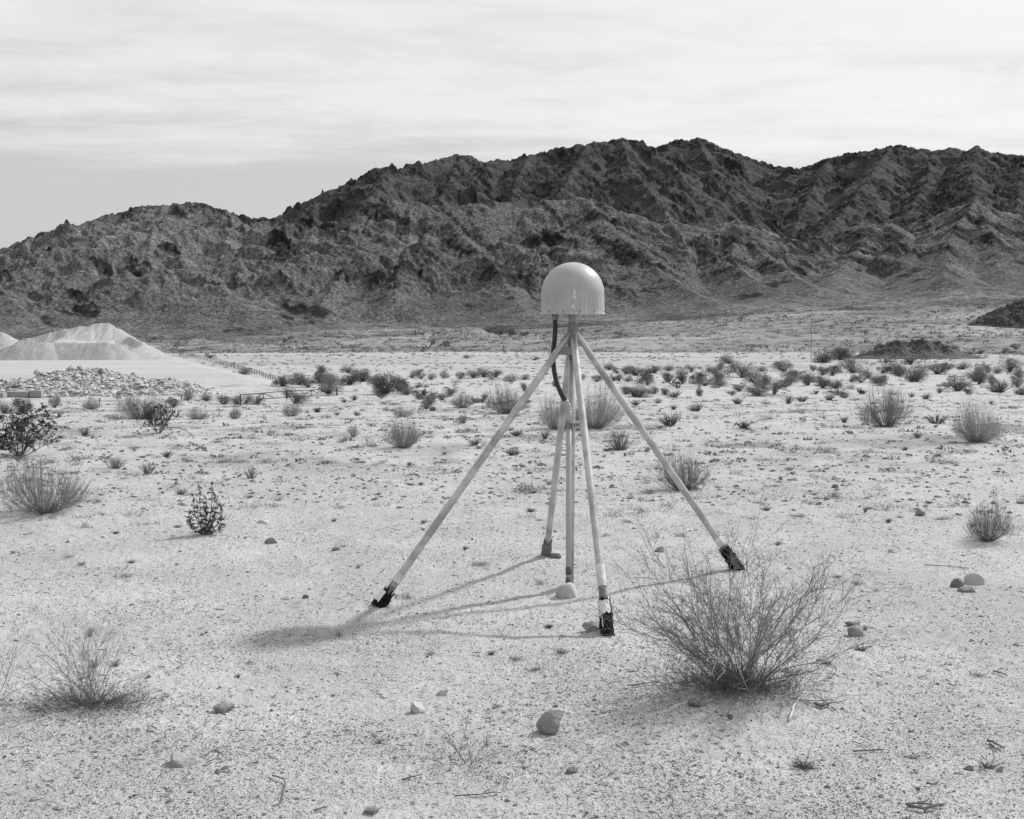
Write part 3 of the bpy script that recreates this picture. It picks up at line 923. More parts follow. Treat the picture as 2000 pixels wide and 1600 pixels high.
ROCKS = [
    (1074, 1441, 54, 46, 'dark rounded boulder sitting alone on the sand below the big bare bush', 'boulder', M_rock, 0.45, 11, 0.12, 0.3),
    (438, 1391, 44, 18, 'wedge-shaped grey stone with a shadow side on the sand bottom left', 'rock', M_rock, 0.8, 12, 0.15, 0.2),
    (352, 1500, 78, 28, 'wide pale half-buried boulder near the bottom edge at left', 'boulder', M_rock_sand, 0.2, 52, 0.5, 0.1),
    (817, 1394, 34, 24, 'pale crumbly white stone left of the sparse leafless plant', 'rock', M_rock_pale, 0.7, 14, 0.3, 0.5),
    (865, 1363, 26, 12, 'small speckled pale stone just above the crumbly white one', 'rock', M_rock_pale, 0.6, 15, 0.3, 0.2),
    (1106, 1167, 48, 28, 'smooth rounded pale stone at the foot of the upright centre pipe', 'boulder', M_rock_pale, 0.2, 16, 0.35, 0.0),
    (532, 1063, 32, 13, 'flat grey stone below the small leafy plant to its right', 'rock', M_rock, 0.5, 17, 0.3, 0.3),
    (517, 1024, 28, 9, 'flat white stone level with the foot of the small leafy plant', 'rock', M_rock_pale, 0.5, 18, 0.3, 0.1),
    (654, 1075, 20, 8, 'small dark stone halfway between the leafy plant and the tripod', 'rock', M_rock_dark, 0.6, 19, 0.3, 0.1),
    (596, 1170, 16, 9, 'small dark clod left of the left tripod foot', 'rock', M_rock_dark, 0.7, 20, 0.2, 0.4),
    (1182, 1049, 18, 8, 'small white stone glimpsed beside the front tripod leg', 'rock', M_rock_pale, 0.7, 21, 0.3, 0.1),
    (1332, 1052, 28, 11, 'long pale stone left of the right tripod leg', 'rock', M_rock_pale, 0.5, 22, 0.25, 0.1),
    (1290, 1077, 24, 13, 'grey stone just below the long pale stone by the right leg', 'rock', M_rock, 0.6, 23, 0.25, 0.3),
    (1158, 1236, 50, 22, 'grey slab leaning in the sand against the front tripod foot', 'rock', M_rock, 0.7, 24, 0.3, 0.4),
    (1872, 1148, 34, 20, 'dark rounded stone, left one of the three clustered stones on the right', 'rock', M_rock_dark, 0.4, 25, 0.2, 0.1),
    (1908, 1142, 54, 26, 'large pale stone, hindmost of the three clustered stones on the right', 'boulder', M_rock_pale, 0.3, 26, 0.3, 0.0),
    (1890, 1158, 34, 14, 'low grey stone, front one of the three clustered stones on the right', 'rock', M_rock, 0.5, 27, 0.3, 0.2),
    (1668, 1244, 38, 24, 'grey speckled stone showing past the right tips of the big bare bush', 'rock', M_rock, 0.5, 28, 0.25, 0.3),
    (1664, 1224, 30, 9, 'flat dark stone right behind the grey speckled one', 'rock', M_rock_dark, 0.5, 29, 0.25, 0.1),
    (1362, 1383, 40, 17, 'flat sandy stone in the shadow under the big bare bush', 'rock', M_rock, 0.4, 30, 0.35, 0.1),
    (1795, 1009, 24, 16, 'pointed grey stone left of the vase-shaped bush at the right edge', 'rock', M_rock, 0.8, 31, 0.2, 0.1),
    (1632, 954, 16, 9, 'small round dark stone alone on the open sand upper right', 'rock', M_rock_dark, 0.3, 32, 0.2, 0.1),
    (1264, 884, 14, 11, 'small dark rock peeking out left of the right tripod leg', 'rock', M_rock_dark, 0.7, 33, 0.2, 0.1),
    (1119, 1513, 28, 11, 'crumbling dark clod near the bottom edge right of centre', 'rock', M_rock_dark, 0.9, 34, 0.2, 0.1),
    (424, 1517, 13, 11, 'small round dark pebble right of the wide half-buried boulder', 'rock', M_rock_dark, 0.5, 35, 0.2, 0.1),
    (1892, 1507, 20, 12, 'dark flat-topped stone near the lower right corner', 'rock', M_rock_dark, 0.6, 36, 0.2, 0.1),
    (1954, 1509, 20, 13, 'grey wedge stone in the lower right corner beside broken wood', 'rock', M_rock, 0.8, 37, 0.2, 0.1),
    (1427, 1405, 14, 11, 'small fuzzy dark clod below the big bare bush', 'rock', M_rock_dark, 0.9, 38, 0.2, 0.1),
    (724, 1590, 36, 14, 'pale clod cut by the bottom edge below the bent stick', 'rock', M_rock, 0.8, 39, 0.2, 0.1),
    (1885, 985, 18, 8, 'flat grey stone under the left side of the right-edge bush', 'rock', M_rock, 0.6, 40, 0.2, 0.1),
    (1996, 985, 24, 12, 'grey stone cut by the right edge beside the vase-shaped bush', 'rock', M_rock, 0.6, 41, 0.2, 0.1),
    (1085, 1092, 26, 10, 'small dark clod hidden behind the centre pipe', 'rock', M_rock_dark, 0.9, 42, 0.2, 0.1),
    (1198, 824 + 30, 14, 9, 'small stone below the pale hazy bush behind the tripod', 'rock', M_rock, 0.6, 43, 0.2, 0.1),
    (1418, 815, 15, 7, 'white stone on open sand left of the lone tuft', 'rock', M_rock_pale, 0.7, 44, 0.2, 0.1),
]
for t in ROCKS:
    rock(t[0], t[1], t[2], t[3], t[4], t[5], t[6], t[7], t[8], t[9], t[10], cat='boulder' if t[5] == 'boulder' else 'rock')

# ------------------------------------------------------------------ scattered small matter
OCT_V = np.array([(1, 0, 0), (0.31, 0.95, 0), (-0.81, 0.59, 0), (-0.81, -0.59, 0), (0.31, -0.95, 0), (0.2, 0.1, 0.8), (0, 0, -0.6)], float)
OCT_F = np.array([(0, 1, 5), (1, 2, 5), (2, 3, 5), (3, 4, 5), (4, 0, 5), (1, 0, 6), (2, 1, 6), (3, 2, 6), (4, 3, 6), (0, 4, 6)])


def stones(n, x, y, r, flat, tone_, g):
    V = OCT_V[None] * (1 + g.uniform(-0.35, 0.35, (n, len(OCT_V), 1)))
    V = V * np.stack([r, r * g.uniform(0.55, 1, n), r * flat], -1)[:, None, :]
    a = g.uniform(0, 6.283, n); ca, sa = np.cos(a)[:, None], np.sin(a)[:, None]
    Vx = V[..., 0] * ca - V[..., 1] * sa; Vy = V[..., 0] * sa + V[..., 1] * ca
    z = ground(x, y)
    V = np.stack([Vx + x[:, None], Vy + y[:, None], V[..., 2] + (z + r * flat * 0.25)[:, None]], -1)
    F_ = OCT_F[None] + (np.arange(n) * len(OCT_V))[:, None, None]
    c = np.repeat(tone_, len(OCT_V))
    return V.reshape(-1, 3), F_.reshape(-1, 3), c


def spread(n, r0, r1, g, clump=0.0, lam=0.7, half=23):
    """points that lie about evenly in the view, optionally clumped"""
    out_x, out_y = [], []
    tot = 0
    while tot < n:
        row = g.uniform(4472 / r1, 4472 / r0, n)
        r = 4472 / row
        a = np.radians(g.uniform(-half, half, n))
        x, y = np.sin(a) * r, np.cos(a) * r
        if clump:
            k = fbm(x, y, lam, 3, 611)
            ok = g.uniform(0, 1, n) < np.clip(0.35 + clump * k, 0.03, 1)
            x, y = x[ok], y[ok]
        out_x.append(x); out_y.append(y); tot += len(x)
    return np.concatenate(out_x)[:n], np.concatenate(out_y)[:n]


g = nrg
n = 150000
x, y = spread(n, 4.0, 17.0, g, 0.5, 0.8)
r = 0.0017 * np.exp(np.abs(g.normal(0, 0.52, n))) * (0.52 + 0.090 * np.hypot(x, y))
tn = np.where(g.uniform(0, 1, n) < 0.5, g.uniform(0.07, 0.20, n), g.uniform(0.30, 0.55, n))
A = stones(n, x, y, r, 0.62, tn, g)
n = 3600
x, y = spread(n, 4.3, 24.0, g, 1.3, 0.9)
r = 0.0055 * np.exp(np.abs(g.normal(0, .45, n))) * (0.6 + .06 * np.hypot(x, y))
B = stones(n, x, y, r, 0.55, np.where(g.uniform(0, 1, n) < 0.45, g.uniform(0.12, 0.22, n), g.uniform(0.28, 0.45, n)), g)
n = 9000
rr0 = np.exp(g.uniform(math.log(12), math.log(110), n)); aa0 = np.radians(g.uniform(-23, 23, n)); x, y = np.sin(aa0) * rr0, np.cos(aa0) * rr0
r = g.uniform(0.012, 0.05, n) * (0.6 + np.hypot(x, y) / 90)
ok = pad_mask(x, y) < 0.3
x, y, r = x[ok], y[ok], r[ok]; n = len(x)
C_ = stones(n, x, y, r, 0.5, np.where(g.uniform(0, 1, n) < 0.75, g.uniform(0.10, 0.24, n), g.uniform(0.35, 0.5, n)), g)
Vs, Fs, Cs, o_ = [], [], [], 0
for (V_, F_, c_) in (A, B, C_):
    Vs.append(V_); Fs.append(F_ + o_); Cs.append(c_); o_ += len(V_)
me = mk_mesh('loose_gravel', np.concatenate(Vs), np.concatenate(Fs), [M_gravel], col=np.concatenate(Cs).reshape(-1, 1))
link('loose_gravel', me, kind='stuff', label='coarse grit and pebbles strewn over the sand')
del A, B, C_, Vs, Fs, Cs


def sticks(P0, P1, r0, r1):
    n = len(P0); d = P1 - P0; d = d / (np.linalg.norm(d, axis=1, keepdims=True) + 1e-9)
    a = np.cross(d, np.array([0.3, 0.2, 0.93])); a = a / (np.linalg.norm(a, axis=1, keepdims=True) + 1e-9)
    c = np.cross(d, a)
    V = []
    for P, r_ in ((P0, r0), (P1, r1)):
        for k in range(3):
            t = 2.0944 * k
            V.append(P + (math.cos(t) * a + math.sin(t) * c) * r_[:, None])
    V = np.stack(V, 1)
    F_ = np.array([(0, 1, 4, 3), (1, 2, 5, 4), (2, 0, 3, 5)])
    F_ = F_[None] + (np.arange(n) * 6)[:, None, None]
    return V.reshape(-1, 3), F_.reshape(-1, 4)


# fallen twig litter
n = 3600
x, y = spread(n, 4.2, 30, g, 1.6, 1.2)
ln = g.uniform(0.008, 0.035, n) * (0.7 + 0.06 * np.hypot(x, y)); a = g.uniform(0, 3.14, n)
z = ground(x, y) + 0.003
P0 = np.stack([x, y, z], -1); x1 = x + np.cos(a) * ln; y1 = y + np.sin(a) * ln * 0.8
P1 = np.stack([x1, y1, ground(x1, y1) + g.uniform(0.002, 0.012, n)], -1)
V_, F_ = sticks(P0, P1, g.uniform(0.0008, 0.0026, n), g.uniform(0.0006, 0.0015, n))
me = mk_mesh('twig_litter', V_, F_, [M_stem_dark]); link('twig_litter', me, kind='stuff', label='broken dry twig litter lying on the sand')

# dry annual grass, low clumps
n = 1500
rr0 = np.exp(g.uniform(math.log(11), math.log(80), n)); aa0 = np.radians(g.uniform(-23, 23, n)); cx, cy = np.sin(aa0) * rr0, np.cos(aa0) * rr0
kp = g.uniform(0, 1, n) < 0.4 + 0.7 * fbm(cx, cy, 3.5, 3, 615); cx, cy = cx[kp], cy[kp]
ok = pad_mask(cx, cy) < 0.3; cx, cy = cx[ok], cy[ok]; n = len(cx)
per = 26
rad_ = g.uniform(0.02, 0.06, n) * (1 + np.hypot(cx, cy) / 20)
bx = np.repeat(cx, per) + g.normal(0, 1, n * per) * np.repeat(rad_, per)
by = np.repeat(cy, per) + g.normal(0, 1, n * per) * np.repeat(rad_, per) * 0.6
bz = ground(bx, by)
hgt_ = np.repeat(g.uniform(0.015, 0.06, n) * (1 + np.hypot(cx, cy) / 45), per) * g.uniform(0.3, 1, n * per)
lx = g.normal(0, 0.9, n * per) * hgt_; ly = g.normal(0, 0.9, n * per) * hgt_
V_, F_ = sticks(np.stack([bx, by, bz], -1), np.stack([bx + lx, by + ly, bz + hgt_], -1), 0.0006 + 0.00007 * np.hypot(bx, by), 0.0004 + 0.00004 * np.hypot(bx, by))
me = mk_mesh('dry_grass', V_, F_, [M_twig]); link('dry_grass', me, kind='stuff', label='sparse low dry grass growing in patches on the sand')


def leaf_clumps(cx, cy, cr, ch, per, size, g, gz_=None):
    """many small faces in a low dome round each centre"""
    n = len(cx); m = n * per
    u = g.normal(size=(m, 3)); u /= np.linalg.norm(u, axis=1, keepdims=True)
    rr_ = g.uniform(0.25, 1, m) ** 0.5
    px_ = np.repeat(cx, per) + u[:, 0] * rr_ * np.repeat(cr, per)
    py_ = np.repeat(cy, per) + u[:, 1] * rr_ * np.repeat(cr, per)
    gz = ground(cx, cy, False) if gz_ is None else gz_
    pz_ = np.repeat(gz, per) + np.abs(u[:, 2]) * rr_ * np.repeat(ch, per)
    P = np.stack([px_, py_, pz_], -1)
    a = g.normal(size=(m, 3)); a /= np.linalg.norm(a, axis=1, keepdims=True)
    b_ = np.cross(a, g.normal(size=(m, 3))); b_ /= np.linalg.norm(b_, axis=1, keepdims=True)
    s = (np.repeat(size, per) * g.uniform(0.5, 1.3, m))[:, None]
    V = np.stack([P - a * s, P + b_ * s * 0.6, P + a * s, P - b_ * s * 0.6], 1).reshape(-1, 3)
    F_ = np.arange(m * 4).reshape(-1, 4)
    return V, F_


# low scrub covering the fan and the flats
n = 20000
rw = g.uniform(0, 1, n)
d_ = 340 * np.exp(rw * math.log(1000 / 340.0)); a = np.radians(g.uniform(-24, 24, n))
x, y = np.sin(a) * d_, np.cos(a) * d_
k = fbm(x, y * 0.8, 60, 4, 701)
ok = g.uniform(0, 1, n) < np.clip(0.45 + 0.6 * k, 0.05, 1)
x, y, d_ = x[ok], y[ok], d_[ok]
cr = 0.38 * np.exp(g.normal(0, .5, len(x))) * (0.5 + d_ / 600)
V1, F1 = leaf_clumps(x, y, cr, cr * g.uniform(0.5, 0.9, len(x)), 16, cr * 0.26, g)
me = mk_mesh('distant_scrub', V1, F1, [M_leaf_mid]); link('distant_scrub', me, kind='stuff', label='low grey scrub speckling the gravel fan below the mountains')
n = 900
rr0 = np.exp(g.uniform(math.log(15), math.log(140), n)); aa0 = np.radians(g.uniform(-23, 23, n)); x, y = np.sin(aa0) * rr0, np.cos(aa0) * rr0
ok = pad_mask(x, y) < 0.2
x, y = x[ok], y[ok]
n2_ = 2400
d_ = g.uniform(110, 335, n2_); a = np.radians(g.uniform(-24, 24, n2_)); x2, y2 = np.sin(a) * d_, np.cos(a) * d_
ok = (pad_mask(x2, y2) < 0.05) & (fbm(x2, y2 * 2, 30, 3, 33) > -0.15)
x = np.concatenate([x, x2[ok]]); y = np.concatenate([y, y2[ok]])
cr = g.uniform(0.05, 0.16, len(x)) * (0.5 + np.hypot(x, y) / 90)
V1, F1 = leaf_clumps(x, y, cr, cr * g.uniform(0.3, 0.7, len(x)), 26, cr * 0.22, g)
me = mk_mesh('low_ground_cover', V1, F1, [M_leaf_mid]); link('low_ground_cover', me, kind='stuff', label='ankle-high ground cover dotted over the flats')

# ------------------------------------------------------------------ shrub kinds
def grow(mb, p, d, L, r, lev, rng, kid=0.5, nk=5, spread_=0.6, wig=0.12, up=0.04, leaves=None, seg=6, tip=0.35, sides=3):
    pts = [p.copy()]; rs = [r]; dirs = []
    q = p.copy(); dd = d / math.sqrt(d @ d)
    for i in range(seg):
        dd = dd + np.array((rng.gauss(0, wig), rng.gauss(0, wig), rng.gauss(0, wig) + up)); dd /= math.sqrt(dd @ dd)
        q = q + dd * L / seg
        pts.append(q.copy()); rs.append(r * (1 - (1 - tip) * (i + 1) / seg)); dirs.append(dd.copy())
    mb.tube(pts, rs, sides if lev > 0 else 3)
    if leaves is not None and lev <= 1:
        lm, cnt, ls, lw = leaves
        for k in range(cnt):
            f = rng.uniform(0.25, 1.0) * seg; i = min(int(f), seg - 1); c = pts[i] + (pts[i + 1] - pts[i]) * (f - i)
            v = dirs[i] + np.array((rng.gauss(0, 0.8), rng.gauss(0, 0.8), rng.gauss(0, 0.8)))
            lm.leaf(c, v, ls * rng.uniform(0.6, 1.3), lw, rng)
    if lev > 0:
        for k in range(nk):
            f = rng.uniform(0.22, 0.97) * seg; i = min(int(f), seg - 1); c = pts[i] + (pts[i + 1] - pts[i]) * (f - i)
            v = dirs[i] + np.array((rng.gauss(0, spread_), rng.gauss(0, spread_), rng.gauss(0, spread_ * 0.8)))
            grow(mb, c, v, L * kid * rng.uniform(0.6, 1.25) * (1 - 0.35 * f / seg), max(rs[i] * 0.65, 0.0007), lev - 1, rng, kid, max(2, int(nk * 0.75)), spread_, wig * 1.2, up * 0.5, leaves, max(3, seg - 1), tip)


def broom(seed, n=170, rad_=0.006, side=2, flare=1.0, dens_bottom=0.35, mat_=None):
    rng = random.Random(seed); mb = MB(); lo = MB()
    ph0, ph1 = rng.uniform(0, 6.28), rng.uniform(0, 6.28)
    for k in range(n):
        ph = rng.uniform(0, 6.283); u = math.sqrt(rng.random()) * 0.97
        a = 0.5 * u * flare
        h = math.sqrt(max(0.04, 1 - 0.86 * u * u)) * rng.uniform(0.55, 1.10) * (1 + .20 * math.sin(ph + ph0) + .14 * math.sin(2 * ph + ph1))
        if math.sin(3 * ph + ph1) > .75 and rng.random() < .6: continue
        if rng.random() < 0.2: h *= rng.uniform(0.4, 0.8)
        b0 = np.array((math.cos(ph + rng.gauss(0, .5)) * 0.10 * u, math.sin(ph + rng.gauss(0, .5)) * 0.10 * u, -0.01))
        e = np.array((math.cos(ph) * a, math.sin(ph) * a, h))
        pts = []
        bend = rng.uniform(0.06, 0.26)
        for i in range(6):
            t = i / 5
            p = b0 + (e - b0) * t
            lat = math.sin(math.pi * t) * bend * 0.4
            p = p + np.array((math.cos(ph), math.sin(ph), -0.3)) * lat + np.array((rng.gauss(0, .008), rng.gauss(0, .008), rng.gauss(0, .008)))
            pts.append(p)
        (lo if rng.random() < dens_bottom else mb).tube(pts, [rad_ * (1 - 0.75 * i / 5) for i in range(6)], 3)
        for s_ in range(side):
            i = rng.choice((2, 3, 4)); p = pts[i]; dv = pts[i + 1] - pts[i]
            dv = dv / math.sqrt(dv @ dv) + np.array((rng.gauss(0, .35), rng.gauss(0, .35), rng.gauss(0, .25)))
            l_ = rng.uniform(0.05, 0.24)
            mb.tube([p, p + dv * l_ * 0.5, p + (dv + np.array((0, 0, 0.15))) * l_], [rad_ * 0.5, rad_ * 0.4, rad_ * 0.2], 3)
    return [('twigs', mb, M_twig if mat_ is None else mat_), ('stems', lo, M_stem_dark)]


def puff(seed, n=1500, mat_=None, size=0.035):
    rng = np.random.default_rng(seed); r2 = random.Random(seed); st = MB()
    for k in range(40):
        ph = r2.uniform(0, 6.283); u = math.sqrt(r2.random()); e = np.array((math.cos(ph) * .45 * u, math.sin(ph) * .45 * u, r2.uniform(.5, .9) * math.sqrt(1 - .7 * u * u)))
        st.tube([np.array((e[0] * .1, e[1] * .1, -.02)), e * 0.55 + np.array((0, 0, -0.03)), e], [.011, .007, .003], 3)
    # lobes make the outline uneven
    lob = [(r2.uniform(-.34, .34), r2.uniform(-.34, .34), r2.uniform(.12, .6), r2.uniform(.14, .36)) for _ in range(9)]
    P = []
    while len(P) < n:
        lx, ly, lz, lr = lob[r2.randrange(9)]
        u = rng.normal(size=3); u /= np.linalg.norm(u)
        p = np.array((lx, ly, lz)) + u * lr * r2.uniform(0.3, 1.0) ** .8 * (1 + .25 * r2.random() * (r2.random() < .3))
        if 0.0 < p[2] < 1.05 and math.hypot(p[0], p[1]) < 0.56: P.append(p)
    P = np.array(P); P[:, 2] /= P[:, 2].max()
    a = rng.normal(size=P.shape) + P * np.array((1.2, 1.2, 1.0)); a /= np.linalg.norm(a, axis=1, keepdims=True)
    P1 = P + a * rng.uniform(0.5, 1.6, (n, 1)) * size * 1.6
    lf = MB(); V_, F_ = sticks(P, P1, np.full(n, size * 0.20), np.full(n, size * 0.05))
    me = mk_mesh('twigs', V_, F_, [mat_ or M_leaf_mid])
    return [('twigs', me, mat_ or M_leaf_mid), ('stems', st, M_stem_dark)]


def tuft(seed, n=46, rad_=0.016, mat_=None):
    rng = random.Random(seed); mb = MB()
    for k in range(n):
        ph = rng.uniform(0, 6.283); u = math.sqrt(rng.random()); L = rng.uniform(0.55, 1.05)
        e = np.array((math.cos(ph) * .5 * u, math.sin(ph) * .5 * u, L * math.sqrt(1 - .75 * u * u)))
        b0 = np.array((math.cos(ph) * .12 * u, math.sin(ph) * .12 * u, -.02))
        m_ = (b0 + e) / 2 + np.array((rng.gauss(0, .05), rng.gauss(0, .05), .08))
        mb.tube([b0, m_, e], [rad_, rad_ * .75, rad_ * .15], 3)
        if rng.random() < .5:
            v = np.array((rng.gauss(0, .2), rng.gauss(0, .2), rng.uniform(0, .25)))
            mb.tube([m_, m_ + v * .9], [rad_ * .5, rad_ * .2], 3)
    return [('twigs', mb, mat_ or M_stem_dark)]


def scraggle(seed, n=120, mat_=None):
    rng = random.Random(seed); mb = MB()
    for k in range(n):
        x_ = rng.gauss(0, .22); y_ = rng.gauss(0, .2); z_ = abs(rng.gauss(0, .28))
        v = np.array((rng.gauss(0, .16), rng.gauss(0, .14), rng.gauss(.10, .18))); p = np.array((x_, y_, z_ * .5 - .02))
        mb.tube([p, p + v * .5 + np.array((rng.gauss(0, .03),) * 3), p + v], [.010, .007, .003], 3)
    return [('twigs', mb, mat_ or M_twig)]


def leafy(seed, stems=22, nl=12, ls=.032, lev=2, mat_=None, spread0=.62, nk=5):
    rng = random.Random(seed); mb = MB(); lf = MB()
    for k in range(stems):
        ph = rng.uniform(0, 6.283); u = rng.uniform(.1, 1)
        d = np.array((math.cos(ph) * spread0 * u, math.sin(ph) * spread0 * u, 1.0 - .35 * u))
        grow(mb, np.array((math.cos(ph) * .03, math.sin(ph) * .03, -.02)), d, rng.uniform(.62, .92), .008, lev, rng, .42, nk, .55, .12, .03, (lf, nl, ls, ls * .30))
    return [('branches', mb, M_stem_dark), ('leaves', lf, mat_ or M_leaf)]


def bare(seed, stems=10, lev=2, nk=5, spread0=.8, r=.008, mat_=None, kid=.5, seg=7, wig=.12, lmin=.7, lmax=1.05):
    rng = random.Random(seed); mb = MB()
    for k in range(stems):
        ph = rng.uniform(0, 6.283); u = rng.uniform(.05, 1)
        d = np.array((math.cos(ph) * spread0 * u, math.sin(ph) * spread0 * u, 1.0 - .4 * u))
        grow(mb, np.array((math.cos(ph) * .04 * u, math.sin(ph) * .04 * u, -.02)), d, rng.uniform(lmin, lmax), r, lev, rng, kid, nk, .5, wig, .02, None, seg)
    return [('branches', mb, mat_ or M_stem)]


def bake(parts, name):
    """meshes of the parts, squeezed into a unit box (width 1, height 1); plus one merged mesh for small copies"""
    out = []
    arrs = []
    for nm, mb, mt in parts:
        me = mb.mesh(nm, [mt]) if isinstance(mb, MB) else mb
        V = np.empty(len(me.vertices) * 3, dtype=np.float32); me.vertices.foreach_get('co', V); V = V.reshape(-1, 3)
        arrs.append(V); out.append((nm, me, mt))
    allv = np.concatenate(arrs)
    hx = np.percentile(np.abs(allv[:, 0]), 99.0); hy = np.percentile(np.abs(allv[:, 1]), 99.0); hz = np.percentile(allv[:, 2], 99.6)
    s = np.array((0.5 / max(hx, hy), 0.5 / max(hx, hy), 1 / hz), dtype=np.float32)
    for V, (nm, me, mt) in zip(arrs, out):
        me.vertices.foreach_set('co', (V * s).ravel()); me.update()
    # merged
    Vs, Fs, MI, mats, o_ = [], [], [], [], 0
    for k, (nm, me, mt) in enumerate(out):
        V = np.empty(len(me.vertices) * 3, dtype=np.float32); me.vertices.foreach_get('co', V); V = V.reshape(-1, 3)
        L = np.empty(len(me.loops), dtype=np.int32); me.loops.foreach_get('vertex_index', L)
        Vs.append(V); Fs.append(L.reshape(-1, 4) + o_); MI.append(np.full(len(L) // 4, k)); mats.append(mt); o_ += len(V)
    mg = mk_mesh(name, np.concatenate(Vs), np.concatenate(Fs), mats, np.concatenate(MI))
    return {'parts': out, 'merged': mg, 'name': name}


PROTO = {
    'broom': [bake(broom(s, 240, .0032, 7, 1.0, .2), 'broom_bush') for s in (1, 2, 3)],
    'vase': [bake(broom(s, 230, .0036, 5, .95, .2), 'vase_bush') for s in (11, 12)],
    'hazy': [bake(broom(s, 420, .0030, 4, 1.0, .05, M_twig_pale), 'pale_bush') for s in (21, 22)],
    'puff': [bake(puff(s, 1900), 'round_bush') for s in (31, 32, 33, 34)],
    'soft': [bake(puff(s, 1300, M_twig, .045), 'pale_bush') for s in (35, 36, 37)],
    'darkpuff': [bake(puff(s, 2200, M_leaf_dim, .04), 'dark_bush') for s in (41, 42)],
    'tuft': [bake(tuft(s), 'spiky_tuft') for s in (51, 52, 53)],
    'greytuft': [bake(tuft(s, 60, .010, M_twig), 'grey_tuft') for s in (56, 57)],
    'low': [bake(scraggle(s), 'low_scrub') for s in (61, 62, 63)],
    'leafy': [bake(leafy(s, spread0=.95), 'creosote_bush') for s in (71, 72, 73)],
}
SEEN = {}


def plant(px, row, w_, h_, kind, label, group=None, var=None, name=None, rot=None, parts=False, cat='bush', sink=0.0):
    x, y, z = gp(px, row)
    k = y / 2600.0
    P = PROTO[kind] if isinstance(kind, str) else kind
    i = SEEN.get(str(kind), 0); SEEN[str(kind)] = i + 1
    pr = P[(i if var is None else var) % len(P)]
    grow_ = 1.3 if kind in ('puff', 'hazy', 'soft', 'darkpuff') and row < 800 else 1.08
    W_, H_ = w_ * k * grow_, h_ * k * (grow_ if grow_ < 1.2 else 1.25)
    y2 = y + W_ * 0.10; x2 = x * y2 / y; z = float(ground(x2, y2)) - sink
    nm = name or pr['name']
    if parts and len(pr['parts']) > 1:
        o = bpy.data.objects.new(nm, None); scene.collection.objects.link(o)
        for pn, me, mt in pr['parts']: link(pn, me, o)
    else:
        o = bpy.data.objects.new(nm, pr['merged'] if len(pr['parts']) > 1 else pr['parts'][0][1]); scene.collection.objects.link(o)
    o.location = (x2, y2, z); o.rotation_euler = (rnd.gauss(0, .07), rnd.gauss(0, .07), rnd.uniform(0, 6.28) if rot is None else rot)
    o.scale = (W_, W_, H_)
    if label: o['label'] = label
    o['category'] = cat
    if group: o['group'] = group
    return o


# the large ones, one by one
def real(name, parts, px, row, label, cat='bush'):
    x, y, z = gp(px, row)
    o = bpy.data.objects.new(name, None); scene.collection.objects.link(o); o.location = (x, y, float(ground(x, y)))
    o['label'] = label; o['category'] = cat
    for nm, mb, mt in parts:
        me = mb.mesh(nm, [mt]) if isinstance(mb, MB) else mb
        link(nm, me, o)
    return o


# hero bush: many thin whips rising from one crown, finely forked
rng = random.Random(77)
hb = MB(); ht = MB(); hd = MB()
k_ = hero[1] / 2600
for i in range(52):
    # lean in the picture plane is spread evenly, a little heavier to the upper left
    ang = rng.uniform(-1.32, 1.05) if i > 4 else rng.uniform(1.0, 1.25); dep = rng.gauss(0, 0.6)
    Lr = (0.66 + 0.10 * math.cos(ang * 1.1)) * rng.uniform(0.55, 1.08)
    if abs(ang) > 0.95: Lr *= (0.9 if i > 4 else 1.05)
    d = np.array((math.sin(ang), dep, math.cos(ang) * 0.95 + 0.05))
    p0 = np.array((rng.gauss(0, .045), rng.gauss(0, .045), -0.02))
    pts = [p0]; dd = d / math.sqrt(d @ d); q = p0.copy(); seg = 9
    bendz = rng.uniform(-0.01, 0.035)
    r0 = rng.uniform(.0014, .0032)
    rs = [r0]; ds = []
    for s_ in range(seg):
        dd = dd + np.array((rng.gauss(0, .11), rng.gauss(0, .11), rng.gauss(0, .09) + bendz)); dd /= math.sqrt(dd @ dd)
        q = q + dd * Lr / seg; pts.append(q.copy()); rs.append(r0 * (1 - .72 * (s_ + 1) / seg)); ds.append(dd.copy())
    hb.tube(pts, rs, 5)
    for c in range(rng.randint(10, 16)):
        f = rng.uniform(.25, .98) * seg; ii = min(int(f), seg - 1); pc = pts[ii] + (pts[ii + 1] - pts[ii]) * (f - ii)
        v = ds[ii] + np.array((rng.gauss(0, .45), rng.gauss(0, .45), rng.gauss(0.02, .3)))
        grow(ht, pc, v, Lr * rng.uniform(.15, .40) * (1.15 - .4 * f / seg), max(.0013, rs[ii] * .55), 2 if rng.random() < .8 else 1, rng, .50, 4, .75, .17, .02, None, 5, .4)
# tangle of short dead stuff round the crown
for i in range(760):
    ph = rng.uniform(0, 6.283); r_ = abs(rng.gauss(0, .20)); p = np.array((math.cos(ph) * r_ - 0.03, math.sin(ph) * r_ * .7 - 0.02, -0.005))
    v = np.array((math.cos(ph) * rng.uniform(.2, 1), math.sin(ph) * rng.uniform(.2, 1), rng.uniform(.05, 1.0)))
    grow(hd, p, v, rng.uniform(.04, .16), .0012, 1, rng, .5, 3, .7, .30, -.03, None, 4, .4)
for i in range(7):        # heavier curved dead stems, bleached
    pass
hw = MB()
for (sx, sy, ex, ey) in ((1395, 1290, 1455, 1283), (1410, 1305, 1402, 1330), (1440, 1300, 1462, 1352), (1462, 1352, 1440, 1345), (1390, 1300, 1445, 1290), (1408, 1268, 1392, 1318)):
    p = np.array(at(sx, sy, hero[1] - .10)) - np.array(hero); q = np.array(at(ex, ey, hero[1] - .14)) - np.array(hero)
    m_ = (p + q) / 2 + np.array((rng.gauss(0, .012), 0, rng.gauss(.01, .008)))
    hw.tube([p, m_, q], [.0022, .0026, .0018], 5)
